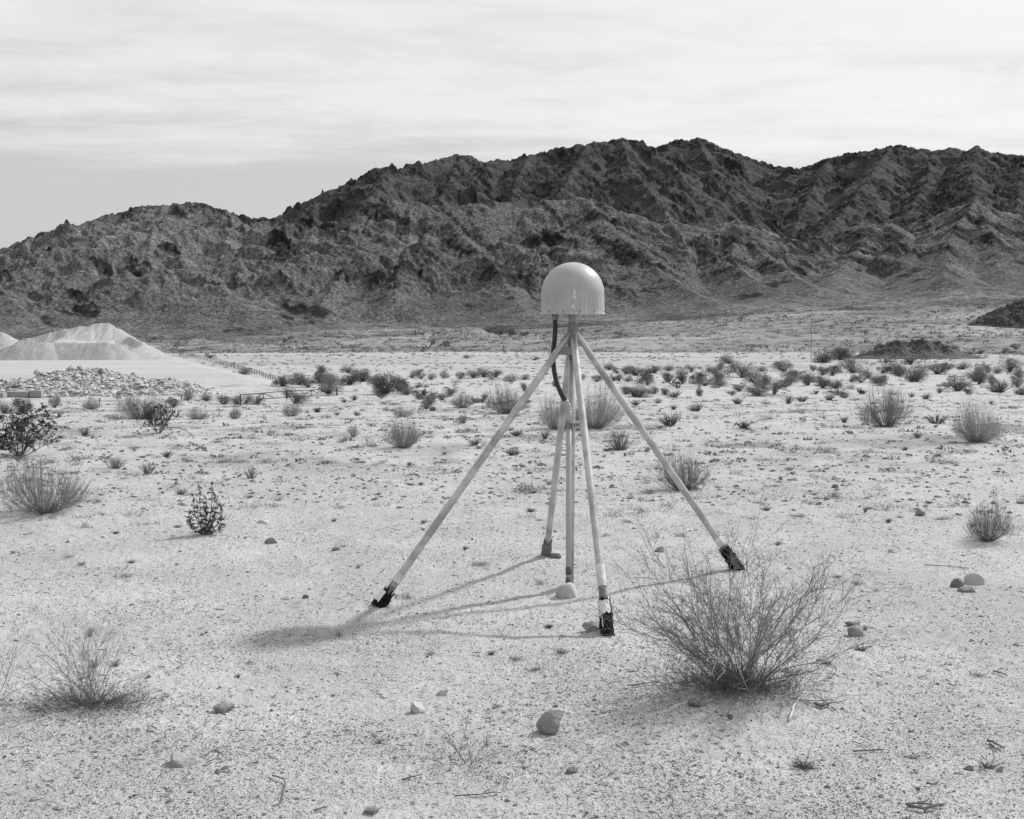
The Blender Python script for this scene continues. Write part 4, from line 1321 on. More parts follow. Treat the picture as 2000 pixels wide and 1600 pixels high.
hero_o = real('bare_bush', [('branches', hb, M_stem), ('twigs', ht, M_stem), ('dead_tangle', hd, M_stem_dark), ('dead_stems', hw, M_wood_white)], 1450, 1338,
              'large leafless wiry bush with wide forking twigs in front of the right tripod foot')

# bare twiggy bush lower left and the one cut by the left edge
def lean_bush(seed, Wm, Hm, stems, bias, fuzz, mat_=M_stem, r=.0022):
    rng = random.Random(seed); a = MB(); b_ = MB(); c_ = MB()
    for i in range(stems):
        ang = rng.gauss(bias, .62); d = np.array((math.sin(ang) * Wm * 1.25, rng.gauss(0, .35) * Wm, abs(math.cos(ang)) * Hm + .05))
        L = math.sqrt(d @ d) * rng.uniform(.6, 1.15)
        grow(a, np.array((rng.gauss(0, .03), rng.gauss(0, .03), -.01)), d, L, r * rng.uniform(.6, 1.2), 2, rng, .38, 5, .45, .10, .01, None, 7, .35)
    for i in range(fuzz):
        ph = rng.uniform(0, 6.283); r_ = abs(rng.gauss(0, .13)); v = np.array((math.cos(ph), math.sin(ph), rng.uniform(0, .9)))
        grow(c_, np.array((math.cos(ph) * r_ * 1.3, math.sin(ph) * r_ * .7, 0)), v, rng.uniform(.03, .14), .0010, 1, rng, .5, 2, .6, .2, -.02, None, 4, .4)
    return [('branches', a, mat_), ('dead_tangle', c_, M_stem_dark)]


real('bare_bush', lean_bush(5, .26, .34, 40, -.25, 520, M_twig_pale, .0016), 178, 1378, 'loose leafless grey bush on the sand bottom left with a dark dead base')
real('bare_bush', lean_bush(6, .32, .42, 16, .15, 40, M_twig_pale, .0018), -25, 1385, 'thin leafless bush cut off by the left edge near the bottom')
real('sparse_plant', lean_bush(9, .17, .24, 5, -.15, 50, M_stem, .0016), 912, 1487, 'small sparse leafless plant with pin-thin twigs left of the round boulder', 'plant')
# small dark leafy plant
rng = random.Random(12); a = MB(); lf = MB(); bs = MB()
kk_ = gp(400, 1043)[1] / 2600
for i, (tx, tz) in enumerate([(-.30, .50), (-.24, .80), (-.10, .93), (.02, .72), (.12, .98), (.24, .80), (.30, .52), (.0, .5), (-.34, .32), (.33, .30), (.16, .62), (-.16, .62)]):
    Wm = 66 * kk_ * 1.35; Hm = 100 * kk_
    e = np.array((tx * Wm, rng.gauss(0, .18) * Wm, tz * Hm)); bow = np.array((tx * Wm * .75, 0, 0))
    pts = [np.array((0, 0, -.01)) * (1 - t) + e * t + bow * math.sin(math.pi * t) * .55 for t in np.linspace(0, 1, 8)]
    a.tube(pts, [.0032 * (1 - .07 * q) for q in range(8)], 4)
    for j in range(1, 8):
        for c in range(3):
            v = np.array((rng.gauss(0, 1), rng.gauss(0, 1), rng.gauss(.3, .8))); v /= math.sqrt(v @ v); l_ = rng.uniform(.015, .045)
            p = pts[j]; a.tube([p, p + v * l_], [.0014, .0007], 3)
            for m_ in range(15):
                lf.leaf(p + v * l_ * rng.uniform(.2, 1.1), np.array((rng.gauss(0, 1), rng.gauss(0, 1), rng.gauss(.3, 1))), rng.uniform(.009, .016), .0032, rng)
for i in range(40):
    ph = rng.uniform(0, 6.283); bs.tube([np.zeros(3), np.array((math.cos(ph) * rng.uniform(.02, .12), math.sin(ph) * rng.uniform(.02, .08), rng.uniform(0, .03)))], [.0012, .0006], 3)
real('leafy_plant', [('stems', a, M_stem), ('leaves', lf, M_leaf), ('dead_tangle', bs, M_stem_dark)], 402, 1043, 'small upright dark-leaved plant standing alone on open sand', 'plant')
# stem-only weeds
def weed(px, row, hpx, lean, label, seed, tuft_=20, mat_=M_stem_dark):
    rng = random.Random(seed); a = MB(); k = gp(px, row)[1] / 2600; H_ = hpx * k
    grow(a, np.array((0, 0, -.005)), np.array((lean, 0, 1.0)), H_, .0013, 1, rng, .28, 4, .5, .07, 0, None, 8, .3)
    for i in range(tuft_):
        ph = rng.uniform(0, 6.283); a.tube([np.array((rng.gauss(0, .012), rng.gauss(0, .01), 0)), np.array((math.cos(ph) * rng.uniform(.02, .09), math.sin(ph) * .04, rng.uniform(0, .04)))], [.0014, .0006], 3)
    x, y, z = gp(px, row)
    link('weed', a.mesh('weed', [mat_]), None, label, 'weed', None, None, (x, y, z))
weed(1572, 1500, 140, .18, 'single thin upright weed stem with a matted foot right of the bleached branch', 3, 70)
weed(1778, 1483, 50, -.2, 'short thin weed stem right of the matted weed near the lower right', 4, 14)
weed(745, 1452, 32, -.3, 'tiny forked weed left of the sparse leafless plant', 5, 10)
weed(1928, 1500, 60, -.1, 'wiry weed tangled with broken wood in the lower right corner', 6, 30)

BIG = [
    (85, 1003, 160, 102, 'broom', 'big dense broom-like bush on the left side above a dark shadow', 0),
    (786, 876, 74, 62, 'broom', 'fan-shaped bush standing alone on open sand left of the tripod', 1),
    (1730, 835, 94, 80, 'broom', 'largest rounded broom bush on the right with a dark base', 2),
    (1908, 865, 96, 78, 'hazy', 'pale rounded bush right of the largest broom bush', 0),
    (1928, 1060, 84, 92, 'vase', 'vase-shaped twiggy bush near the right edge beside the clustered stones', 0),
    (1337, 958, 104, 86, 'vase', 'loose grey twiggy bush just behind the right tripod leg', 1),
    (1090, 838, 84, 62, 'hazy', 'pale hazy bush seen between the left and front tripod legs', 1),
    (1160, 838, 116, 82, 'hazy', 'widest pale hazy bush directly behind the tripod', 0),
    (1212, 880, 64, 42, 'greytuft', 'dark-based tufted bush just right of the front tripod leg', 0),
    (990, 808, 84, 56, 'broom', 'wide grey bush left of the left tripod leg', 1),
    (903, 797, 46, 30, 'broom', 'small rounded bush left of the wide grey one', 2),
    (38, 893, 210, 88, 'leafy', 'sprawling dark-leaved creosote at the left edge', 0),
    (310, 848, 78, 62, 'leafy', 'leafy creosote with twisted dead limbs at its foot', 1),
    (275, 818, 100, 50, 'hazy', 'pale sprawling bush behind the leafy creosote', 1),
    (752, 770, 56, 34, 'darkpuff', 'largest dark bush in the clump beyond the gate', 0),
    (640, 770, 50, 30, 'puff', 'grey bush pushing against the far end of the gate', 1),
    (578, 789, 46, 26, 'puff', 'grey bush standing in front of the joined gate leaves', 2),
    (553, 755, 32, 19, 'darkpuff', 'dark round bush, first of three in a row behind the gate', 1),
    (584, 752, 30, 20, 'darkpuff', 'dark round bush, middle of the three in a row behind the gate', 0),
    (602, 757, 28, 16, 'puff', 'smaller grey bush at the right end of the three behind the gate', 3),
]
for (px, row, w_, h_, kd, lab, v_) in BIG:
    plant(px, row, w_, h_, kd, lab, None, v_, parts=True)

MANY = [
    (1655, 700, 30, 14, 'puff'), (1688, 694, 16, 8, 'puff'), (1862, 684, 22, 10, 'puff'), (1895, 700, 26, 12, 'leafy'), (1812, 672, 14, 7, 'puff'), (1790, 676, 18, 7, 'low'), (1915, 692, 16, 8, 'puff'), (1960, 690, 18, 9, 'puff'), (1985, 682, 16, 8, 'puff'),
    # px, row, w, h, kind   (left side, round the yard)
    (165, 853, 36, 20, 'tuft'), (225, 820, 50, 18, 'low'), (45, 807, 38, 30, 'darkpuff'), (107, 797, 22, 20, 'puff'), (178, 800, 36, 22, 'hazy'), (340, 795, 30, 16, 'hazy'), (367, 783, 22, 17, 'puff'),
    (404, 784, 22, 14, 'puff'), (437, 790, 34, 15, 'puff'), (463, 790, 30, 14, 'hazy'), (492, 790, 42, 16, 'puff'), (386, 819, 44, 20, 'hazy'), (459, 818, 24, 24, 'broom'), (570, 814, 38, 28, 'broom'), (619, 806, 22, 11, 'tuft'),
    (673, 786, 16, 9, 'tuft'), (630, 728, 24, 12, 'puff'), (681, 729, 26, 13, 'puff'), (627, 748, 34, 20, 'darkpuff'), (645, 750, 34, 18, 'puff'), (683, 752, 32, 19, 'darkpuff'), (708, 746, 40, 20, 'darkpuff'),
    (88, 775, 14, 9, 'puff'), (8, 808, 36, 24, 'puff'), (410, 700, 18, 9, 'puff'), (478, 732, 22, 12, 'puff'), (668, 700 + 28, 16, 7, 'low'),
    (780, 764, 36, 24, 'darkpuff'), (738, 756, 30, 18, 'puff'), (745, 779, 36, 10, 'leafy'), (795, 772, 30, 18, 'puff'), (826, 779, 58, 18, 'leafy'), (805, 739, 20, 13, 'puff'), (832, 742, 36, 14, 'puff'), (830, 757, 32, 12, 'low'), (868, 739, 20, 18, 'broom'), (898, 740, 18, 12, 'puff'), (925, 738, 26, 13, 'puff'),
    (945, 737, 30, 17, 'hazy'), (968, 737, 26, 14, 'puff'), (998, 746, 34, 17, 'broom'), (1026, 742, 18, 9, 'puff'), (855, 782, 34, 13, 'hazy'), (880, 772, 26, 14, 'puff'),
    (690, 855, 30, 24, 'greytuft'), (668, 866, 30, 14, 'low'), (722, 872, 44, 15, 'low'), (785, 814, 40, 20, 'vase'), (905, 828, 30, 20, 'greytuft'), (906, 846, 44, 12, 'low'), (926, 871, 46, 16, 'tuft'),
    (1010, 852, 32, 14, 'tuft'), (1002, 890, 46, 14, 'tuft'), (1064, 858, 36, 22, 'tuft'), (920, 872, 20, 10, 'low'), (697, 812, 22, 11, 'tuft'), (755, 803, 18, 9, 'low'), (845, 803, 22, 12, 'tuft'),
    (620, 700 + 106, 18, 12, 'tuft'), (820, 700 + 28, 14, 6, 'puff'), (912, 700, 16, 6, 'puff'), (1045, 704, 14, 6, 'puff'),
    # right band
    (1190, 723, 22, 12, 'puff'), (1213, 731, 32, 10, 'puff'), (1218, 746, 34, 12, 'hazy'), (1165, 746, 20, 12, 'puff'), (1134, 744, 18, 12, 'puff'), (1240, 775, 44, 18, 'tuft'), (1225, 770, 30, 14, 'hazy'),
    (1262, 742, 30, 18, 'darkpuff'), (1277, 729, 30, 14, 'puff'), (1305, 745, 28, 16, 'puff'), (1332, 742, 24, 20, 'puff'), (1325, 758, 54, 24, 'leafy'), (1318, 776, 34, 14, 'tuft'), (1365, 746, 26, 18, 'darkpuff'),
    (1350, 728, 14, 14, 'puff'), (1306, 725, 20, 10, 'puff'), (1385, 727, 12, 9, 'puff'), (1402, 742, 34, 18, 'puff'), (1424, 711, 32, 14, 'puff'), (1406, 723, 18, 12, 'puff'), (1450, 738, 42, 28, 'puff'), (1488, 726, 18, 9, 'puff'),
    (1531, 726, 36, 18, 'puff'), (1596, 726, 28, 10, 'hazy'), (1628, 729, 26, 14, 'darkpuff'), (1665, 729, 46, 24, 'puff'), (1697, 739, 28, 16, 'puff'), (1672, 748, 36, 14, 'puff'), (1560, 746, 64, 20, 'hazy'), (1592, 754, 52, 20, 'hazy'),
    (1480, 752, 50, 22, 'puff'), (1505, 760, 60, 22, 'hazy'), (1480, 773, 52, 22, 'hazy'), (1392, 755, 56, 14, 'puff'), (1445, 764, 26, 12, 'hazy'), (1620, 760, 44, 18, 'hazy'),
    (1725, 729, 26, 14, 'puff'), (1718, 753, 28, 18, 'hazy'), (1780, 746, 48, 28, 'puff'), (1757, 736, 30, 18, 'puff'), (1830, 731, 48, 20, 'hazy'), (1852, 722, 20, 10, 'puff'), (1870, 764, 56, 26, 'hazy'), (1950, 767, 64, 26, 'tuft'),
    (1925, 752, 50, 20, 'hazy'), (1972, 726, 34, 24, 'puff'), (1990, 738, 26, 18, 'puff'), (1905, 745, 44, 24, 'hazy'), (1938, 730, 36, 14, 'puff'), (1610, 709, 38, 18, 'darkpuff'), (1641, 704, 32, 22, 'darkpuff'), (1730, 712, 30, 12, 'leafy'),
    (1780, 713, 52, 14, 'leafy'), (1880, 722, 28, 12, 'puff'), (1660, 760, 30, 12, 'low'), (1835, 768, 16, 12, 'tuft'), (1995, 772, 34, 16, 'puff'),
    (1310, 832, 54, 28, 'tuft'), (1360, 804, 40, 18, 'tuft'), (1315, 800, 26, 13, 'tuft'), (1285, 788, 26, 12, 'greytuft'), (1242, 792, 26, 12, 'tuft'), (1440, 790, 38, 18, 'tuft'), (1540, 789, 26, 20, 'tuft'), (1567, 785, 26, 13, 'tuft'),
    (1620, 782, 26, 15, 'tuft'), (1594, 770, 20, 10, 'tuft'), (1672, 782, 30, 10, 'low'), (1452, 838, 38, 17, 'tuft'), (1648, 826, 30, 16, 'tuft'), (1828, 828, 54, 20, 'tuft'), (1792, 855, 28, 13, 'greytuft'), (1495, 790, 24, 10, 'low'),
    (1780, 776, 22, 12, 'tuft'), (1808, 780, 28, 14, 'tuft'), (1685, 770, 22, 10, 'tuft'), (1555, 806, 40, 9, 'low'), (1500, 820, 60, 8, 'low'), (1936, 790, 18, 10, 'tuft'), (1605, 868, 46, 9, 'low'), (1612, 886, 70, 13, 'low'), (1700, 885, 60, 7, 'low'),
    (225, 915, 50, 26, 'greytuft'), (288, 926, 44, 26, 'greytuft'), (325, 893, 32, 15, 'tuft'), (490, 936, 36, 26, 'greytuft'), (355, 966, 26, 13, 'tuft'), (440, 905, 60, 12, 'low'), (365, 905, 44, 10, 'low'), (520, 905, 60, 12, 'low'), (470, 905, 36, 9, 'low'),
    (245, 1131, 42, 14, 'low'), (1030, 962, 84, 22, 'low'), (1075, 948, 30, 12, 'greytuft'), (1265, 966, 40, 14, 'low'), (160, 897, 50, 12, 'low'), (95, 905, 90, 14, 'low'), (585, 720 + 100, 30, 8, 'low'), (530, 846, 26, 8, 'low'), (490, 858, 40, 9, 'low'),
    (940, 1108, 50, 12, 'low'), (1225, 1020, 40, 7, 'low'), (795, 1168, 46, 12, 'low'), (1046, 1308, 46, 14, 'low'), (1690, 1000, 20, 14, 'tuft'), (1735, 1020, 20, 10, 'tuft'), (1480, 985, 40, 8, 'low'), (1560, 1012, 50, 9, 'low'), (1840, 1015, 50, 9, 'low'),
    (130, 880, 44, 14, 'low'), (640, 905, 50, 9, 'low'), (700, 905, 36, 8, 'low'), (860, 905, 60, 8, 'low'), (1660, 905, 40, 6, 'low'), (1850, 905, 60, 8, 'low'), (60, 940, 40, 10, 'low'),
]
KINDWORD = {'puff': 'small rounded grey bush', 'darkpuff': 'small rounded dark bush', 'hazy': 'faint pale wispy bush', 'broom': 'small broom-like bush', 'tuft': 'dark spiky tuft', 'greytuft': 'grey wiry tuft',
            'low': 'flat matted low shrub', 'leafy': 'dark open-branched shrub', 'vase': 'narrow-based twiggy bush'}


def zone(px, row):
    if row < 800:
        if px < 700: return 'by the yard and gate'
        if px < 1125: return 'in the bush line left of the mast'
        if px < 1500: return 'in the scrub belt just right of the tripod'
        return 'in the scrub belt at far right'
    if row < 895:
        if px < 600: return 'near the leafy creosotes'
        if px < 1130: return 'behind the left tripod leg'
        return 'behind the right tripod leg'
    if px < 700: return 'on sand left of the tripod'
    return 'round or right of the tripod feet'


ORD = ['first', 'second', 'third', 'fourth', 'fifth', 'sixth', 'seventh', 'eighth', 'ninth', 'tenth', 'eleventh', 'twelfth', 'thirteenth', 'fourteenth', 'fifteenth', 'sixteenth', 'seventeenth', 'eighteenth', 'nineteenth',
       'twentieth', 'twenty-first', 'twenty-second', 'twenty-third', 'twenty-fourth', 'twenty-fifth', 'twenty-sixth', 'twenty-seventh', 'twenty-eighth', 'twenty-ninth', 'thirtieth', 'thirty-first', 'thirty-second']
for i in range(34):
    row = rnd.uniform(728, 778); MANY.append((rnd.uniform(1190, 1995), row, rnd.uniform(14, 44), rnd.uniform(10, 20), rnd.choice(('hazy', 'puff', 'hazy', 'low', 'leafy'))))
for i in range(16):
    row = rnd.uniform(738, 800); MANY.append((rnd.uniform(690, 1110), row, rnd.uniform(12, 34), rnd.uniform(8, 16), rnd.choice(('hazy', 'puff', 'low', 'tuft'))))
_m = []
for (px, row, w_, h_, kd) in MANY:
    if row < 800 and kd == 'hazy': kd = 'soft'
    if kd in ('puff', 'soft') and w_ > 2.4 * h_ and w_ > 24:
        _m.append((px - w_ * .26, row - 1, w_ * .5, h_, kd)); _m.append((px + w_ * .26, row, w_ * .52, h_ * .86, kd))
    else: _m.append((px, row, w_, h_, kd))
MANY = _m
KINDWORD['soft'] = 'faint soft grey bush'
ORD += ['thirty-' + q for q in ('third', 'fourth', 'fifth', 'sixth', 'seventh', 'eighth', 'ninth')] + ['fortieth'] + ['forty-' + q for q in ORD[:9]] + ['fiftieth'] + ['fifty-' + q for q in ORD[:9]]
cl = {}
for t in MANY: cl.setdefault((t[4], zone(t[0], t[1])), []).append(t)
for (kd, zn), lst in cl.items():
    lst.sort(key=lambda t: t[0])
    for i, t in enumerate(lst):
        lab = KINDWORD[kd] + ' ' + zn if len(lst) == 1 else KINDWORD[kd] + ' ' + zn + ', ' + ORD[i] + ' from left'
        plant(t[0], t[1], t[2], t[3], kd, lab, KINDWORD[kd] + ' ' + zn, cat='shrub')
# yet smaller ones that nothing tells apart
for i in range(170):
    row = rnd.choice((rnd.uniform(1000, 1330), rnd.uniform(800, 900), rnd.uniform(770, 850), rnd.uniform(900, 1040)))
    px = rnd.uniform(20, 1980)
    if px < 700 and row < 800: continue
    s_ = (row - 690) / 200.0
    kd = rnd.choice(('tuft', 'low', 'low', 'greytuft'))
    plant(px, row, rnd.uniform(10, 24) * (0.6 + .4 * s_), rnd.uniform(4, 8) * (0.6 + .4 * s_), kd, 'tiny dry tuft a hand high, one of many dotted over the open sand', 'tiny tufts on the open sand', cat='tuft', name='tiny_tuft')

# ------------------------------------------------------------------ sticks and dead wood
def stick(pts, r, label, mat_=M_wood, name='stick', lift=0.006, sides=6, fork=0, seed=1, cat='stick'):
    P = []
    for (px, row) in pts:
        x, y, z = gp(px, row); P.append(np.array((x, y, z + lift + r)))
    o0 = P[0].copy(); P = [p - o0 for p in P]
    rng = random.Random(seed); mb = MB()
    fine = []
    for a, b_ in zip(P[:-1], P[1:]):
        for t in (0, .33, .66): fine.append(a + (b_ - a) * t + np.array((rng.gauss(0, r * .35), rng.gauss(0, r * .35), rng.gauss(0, r * .2))))
    fine.append(P[-1])
    mb.tube(fine, [r * (1 - .5 * i / len(fine)) * rng.uniform(.85, 1.15) for i in range(len(fine))], sides, True)
    for k in range(fork):
        i = rng.randrange(1, len(fine) - 1); v = fine[i + 1] - fine[i]; v = v / (math.sqrt(v @ v) + 1e-9) + np.array((rng.gauss(0, .7), rng.gauss(0, .5), rng.uniform(-.05, .3)))
        grow(mb, fine[i], v, rng.uniform(.03, .10), r * .35, 1, rng, .5, 2, .5, .15, 0, None, 4, .4)
    me = mb.mesh(name, [mat_], True)
    return link(name, me, None, label, cat, None, None, tuple(o0))


stick([(1541, 1415), (1549, 1388), (1562, 1368), (1574, 1352)], .0050, 'bleached white forked branch lying below the right side of the big bare bush', M_wood_white, 'dead_branch', fork=12, seed=3, cat='branch')
stick([(532, 1524), (556, 1530), (556, 1545), (548, 1575)], .0035, 'bent weathered stick near the bottom edge left of centre', seed=4)
stick([(786, 1524), (806, 1520), (825, 1515)], .0035, 'short tapered stick near the bottom edge below the tiny forked weed', seed=5)
stick([(888, 1557), (920, 1555), (972, 1552)], .0028, 'long thin stick with a frayed end near the bottom edge', seed=6, fork=3)
stick([(614, 1590), (628, 1585), (640, 1580)], .0040, 'stubby stick at the bottom edge right of the bent one', seed=7)
stick([(466, 1433), (480, 1432), (498, 1434)], .0030, 'small dark stick below the wedge-shaped stone', seed=8)
stick([(1226, 1343), (1256, 1338), (1284, 1333)], .0032, 'dark stick poking out left of the big bare bush', seed=9)
stick([(1806, 1107), (1840, 1109), (1892, 1111)], .0035, 'long dark stick above the three clustered stones', seed=10)
stick([(1544, 1372), (1590, 1371), (1630, 1369)], .0030, 'straight dark stick behind the bleached branch', seed=11, fork=3)
stick([(1592, 1379), (1604, 1384), (1622, 1378)], .0075, 'crumpled dark bark scrap beside the bleached branch', seed=12, fork=8, name='bark_scrap', cat='bark')
stick([(1670, 1475), (1700, 1473), (1728, 1471)], .0035, 'grey stick lying level near the lower right', seed=13)
stick([(1664, 1456), (1680, 1459), (1694, 1466)], .0025, 'thin curved stick just above the level grey one', seed=14)
stick([(1929, 1452), (1944, 1460), (1961, 1469)], .0060, 'split dark wood shard in the lower right corner', name='wood_shard', seed=15, cat='wood')
stick([(1934, 1460), (1942, 1466), (1946, 1475)], .0045, 'shorter dark wood shard under the split one', name='wood_shard', seed=16, cat='wood')
stick([(1940, 1315), (1952, 1319), (1968, 1325)], .0040, 'dark bent stick by the right edge above the wood shards', seed=17)
stick([(1772, 1583), (1805, 1588), (1846, 1581)], .0070, 'thick dark stick, lowest of the pile at the bottom edge', seed=18, fork=2)
stick([(1768, 1578), (1800, 1577), (1842, 1583)], .0040, 'thin stick crossing the thick one at the bottom edge', seed=19)
stick([(1790, 1577), (1812, 1571)], .0035, 'short stick slanting up behind the bottom-edge pile', seed=20, fork=3)
stick([(1810, 1538), (1822, 1541), (1834, 1534)], .0040, 'pale curled bark piece above the bottom-edge stick pile', M_wood, 'bark_scrap', seed=21, cat='bark')
stick([(45, 1046), (56, 1045), (66, 1043)], .0045, 'short thick stick on the sand below the big broom bush', seed=22)
stick([(1335, 930), (1365, 917), (1400, 908)], .0030, 'thin dead branch reaching right from the twiggy bush behind the leg', seed=23)
stick([(1070, 1160), (1075, 1168)], .002, 'tiny twig by the smooth rounded stone', seed=24)
# twisted dead limbs under the leafy creosote
stick([(300, 848), (330, 843), (352, 843), (375, 856)], .011, 'arched dead limb right of the leafy creosote', M_wood, 'dead_limb', lift=.05, seed=25, cat='branch')
stick([(318, 858), (330, 850), (338, 846)], .012, 'short twisted dead limb below the leafy creosote', M_wood, 'dead_limb', seed=26, fork=4, cat='branch')
stick([(60, 820), (95, 812), (125, 803), (150, 800)], .022, 'long dark fallen trunk beside the bush-topped berm at left', M_wood, 'fallen_trunk', lift=.05, seed=27, cat='log')
stick([(344, 945), (347, 938)], .010, 'small black upright stump above the leafy plant', M_stem_dark, 'stump', lift=.0, seed=28, cat='stump')

# ------------------------------------------------------------------ quarry yard: sand heaps, rubble, blocks
def heightfield(name, x0, x1, y0, y1, nx, ny, fn, mat_, label, cat, tonefn=None, kind=None, group=None):
    xs = np.linspace(x0, x1, nx); ys = np.linspace(y0, y1, ny)
    X, Y = np.meshgrid(xs, ys)
    G = ground(X, Y, False)
    Hh = fn(X, Y)
    Z = G + Hh - 0.06
    i = np.arange(ny - 1)[:, None]; j = np.arange(nx - 1)[None, :]
    F_ = np.stack([i * nx + j, i * nx + j + 1, (i + 1) * nx + j + 1, (i + 1) * nx + j], -1).reshape(-1, 4)
    keep = (Hh.reshape(-1)[F_] > 0.0).any(axis=1)
    F_ = F_[keep]
    used = np.unique(F_); remap = np.full(nx * ny, -1); remap[used] = np.arange(len(used))
    cx_, cy_ = (x0 + x1) / 2, (y0 + y1) / 2; cz_ = float(ground(cx_, cy_))
    V = np.stack([X - cx_, Y - cy_, Z - cz_], -1).reshape(-1, 3)[used]
    T = (tonefn(X, Y, Hh) if tonefn else np.full(X.shape, .4)).reshape(-1, 1)[used]
    me = mk_mesh(name, V, remap[F_], [mat_], smooth=True, col=np.clip(T, .01, .8))
    return link(name, me, None, label, cat, group, kind, (cx_, cy_, cz_))


def segdist(X, Y, a, b):
    ex, ey = b[0] - a[0], b[1] - a[1]; t = np.clip(((X - a[0]) * ex + (Y - a[1]) * ey) / (ex * ex + ey * ey), 0, 1)
    return np.hypot(X - a[0] - t * ex, Y - a[1] - t * ey), t


def crest_h(X, Y, pts, slope):
    """pts: (x, y, height above ground)"""
    out = np.full(X.shape, -9.0)
    for a, b in zip(pts[:-1], pts[1:]):
        d, t = segdist(X, Y, a, b)
        out = np.maximum(out, a[2] + (b[2] - a[2]) * t - slope * d)
    return out


pf = gp(150, 704)
PD = pf[1]


def crest_pts(lst, dist):
    out = []
    for px, row in lst:
        p = at(px, row, dist); out.append((p[0], p[1], max(0.02, p[2] - float(ground(p[0], p[1], False)))))
    return out


fr = crest_pts([(-60, 690), (0, 682), (20, 675), (45, 665), (65, 665), (85, 668)], PD + 4.5) + crest_pts([(105, 669), (150, 668), (212, 667), (235, 672), (262, 688), (275, 700)], PD + 6.0)
bk = crest_pts([(30, 668), (55, 660), (75, 654), (110, 646), (150, 636), (172, 638), (185, 632), (198, 630), (212, 631), (240, 648), (268, 674), (298, 698)], PD + 13)


def pile_h(X, Y):
    f = crest_h(X, Y, fr, .66)
    bb = crest_h(X, Y, bk, .55)
    # worked bench between the two crests
    xl, xr = fr[0][0], fr[-4][0]
    y_f = PD + 6.0
    sl = (Y - y_f) / 7.0
    bench = fr[7][2] + np.clip(sl, 0, 1) * 1.0 - .66 * np.maximum(0, y_f - Y) - .66 * np.maximum(0, X - fr[-4][0]) - .45 * np.maximum(0, fr[6][0] - X) - .6 * np.maximum(0, Y - (PD + 14))
    h = np.maximum(np.maximum(f, bb), bench)
    steep = sstep(0.3, 2, h)
    h = h + steep * (.10 * fbm(X, Y * .4, 1.6, 4, 811) + .16 * fbm(X, Y, 5, 3, 815)) - .12 * steep * sstep(.5, 1.0, ridged(X, Y * .25, 3.5, 2, 819)) * sstep(PD + 3, PD + 10, Y)
    return h


def pile_tone(X, Y, H_):
    t = .35 + .04 * fbm(X, Y * .12, 1.0, 4, 821, .65) + .03 * fbm(X, Y, 6, 3, 823)
    dark_blot = sstep(.1, .5, fbm(X, Y, 4, 3, 825)) * sstep(-66, -62, X * 1.0 + 0 * Y) * 0
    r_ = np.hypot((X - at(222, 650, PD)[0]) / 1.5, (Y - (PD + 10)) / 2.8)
    t = t * (1 - .50 * sstep(1.1, .6, r_ + .35 * vnoise(X / 1.2, Y / 1.5, 5)))  # one darker patch towards the heap's right end, ragged by noise
    bench = sstep(.6, .2, np.abs(Y - (PD + 9)) / 7) * sstep(fr[6][0] - 2, fr[6][0] + 2, X) * sstep(fr[-4][0] + .5, fr[-4][0] - 1, X)
    return t + .10 * bench


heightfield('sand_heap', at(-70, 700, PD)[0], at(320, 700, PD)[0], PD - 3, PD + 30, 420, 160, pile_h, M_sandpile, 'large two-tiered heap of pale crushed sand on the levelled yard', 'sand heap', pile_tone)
c2 = crest_pts([(-60, 650), (-25, 640), (4, 647), (14, 652)], PD + 24)
heightfield('sand_heap', at(-190, 700, PD)[0], at(50, 700, PD + 24)[0], PD + 8, PD + 48, 200, 120, lambda X, Y: crest_h(X, Y, c2, .6) + .12 * fbm(X, Y, 4, 3, 7), M_sandpile, 'smaller pale sand heap cut off by the left edge behind the big one', 'sand heap', lambda X, Y, H_: .38 + .06 * fbm(X, Y, .9, 3, 77))

# rubble bank
rb = gp(200, 773); RD = rb[1]
rcrest = crest_pts([(-90, 748), (0, 742), (60, 737), (90, 728), (140, 720), (200, 720), (240, 730), (290, 738), (330, 737), (365, 742), (392, 756)], RD + 3.5)


def rub_h(X, Y): return crest_h(X, Y, rcrest, .42) + .12 * fbm(X, Y, 1.2, 4, 903, .7)


heightfield('rubble_bank', at(-100, 750, RD)[0], at(405, 750, RD)[0], RD - 3.5, RD + 11, 420, 120, rub_h, M_rubble, 'long low bank of broken pale rubble in front of the sand heap', 'rubble bank', lambda X, Y, H_: .42 + .10 * fbm(X, Y, .7, 4, 905, .7))
n = 6500
x = g.uniform(at(-90, 750, RD)[0], at(398, 750, RD)[0], n); y = g.uniform(RD - 2.5, RD + 7, n)
h = rub_h(x, y); ok = h > .02; x, y, h = x[ok], y[ok], h[ok]; n = len(x)
r = .07 * np.exp(np.abs(g.normal(0, .5, n)))
V_, F_, c_ = stones(n, x, y, r, .75, np.where(g.uniform(0, 1, n) < .15, g.uniform(.14, .25, n), g.uniform(.42, .62, n)), g)
V_[:, 2] += np.repeat(h, len(OCT_V)) - .06 + np.repeat(ground(x, y, False) - ground(x, y), len(OCT_V))
me = mk_mesh('rubble_stones', V_, F_, [M_rubble], col=c_.reshape(-1, 1)); link('rubble_stones', me, kind='stuff', label='countless broken stones covering the rubble bank')


def on_bank(px, row, w_, h_, label, seed, mat_=M_rock_pale, dd=2.0):
    k = (RD + dd) / 2600; p = at(px, row, RD + dd)
    V = rock_shape(seed, .9, .10) * np.array((w_ * k / 2, w_ * k / 2.4, h_ * k / 2)); me = mk_mesh('boulder', V, ICO_F, [mat_], smooth=False)
    link('boulder', me, None, label, 'boulder', 'boulders on the rubble bank', None, (p[0], p[1], p[2] + h_ * k * .4))


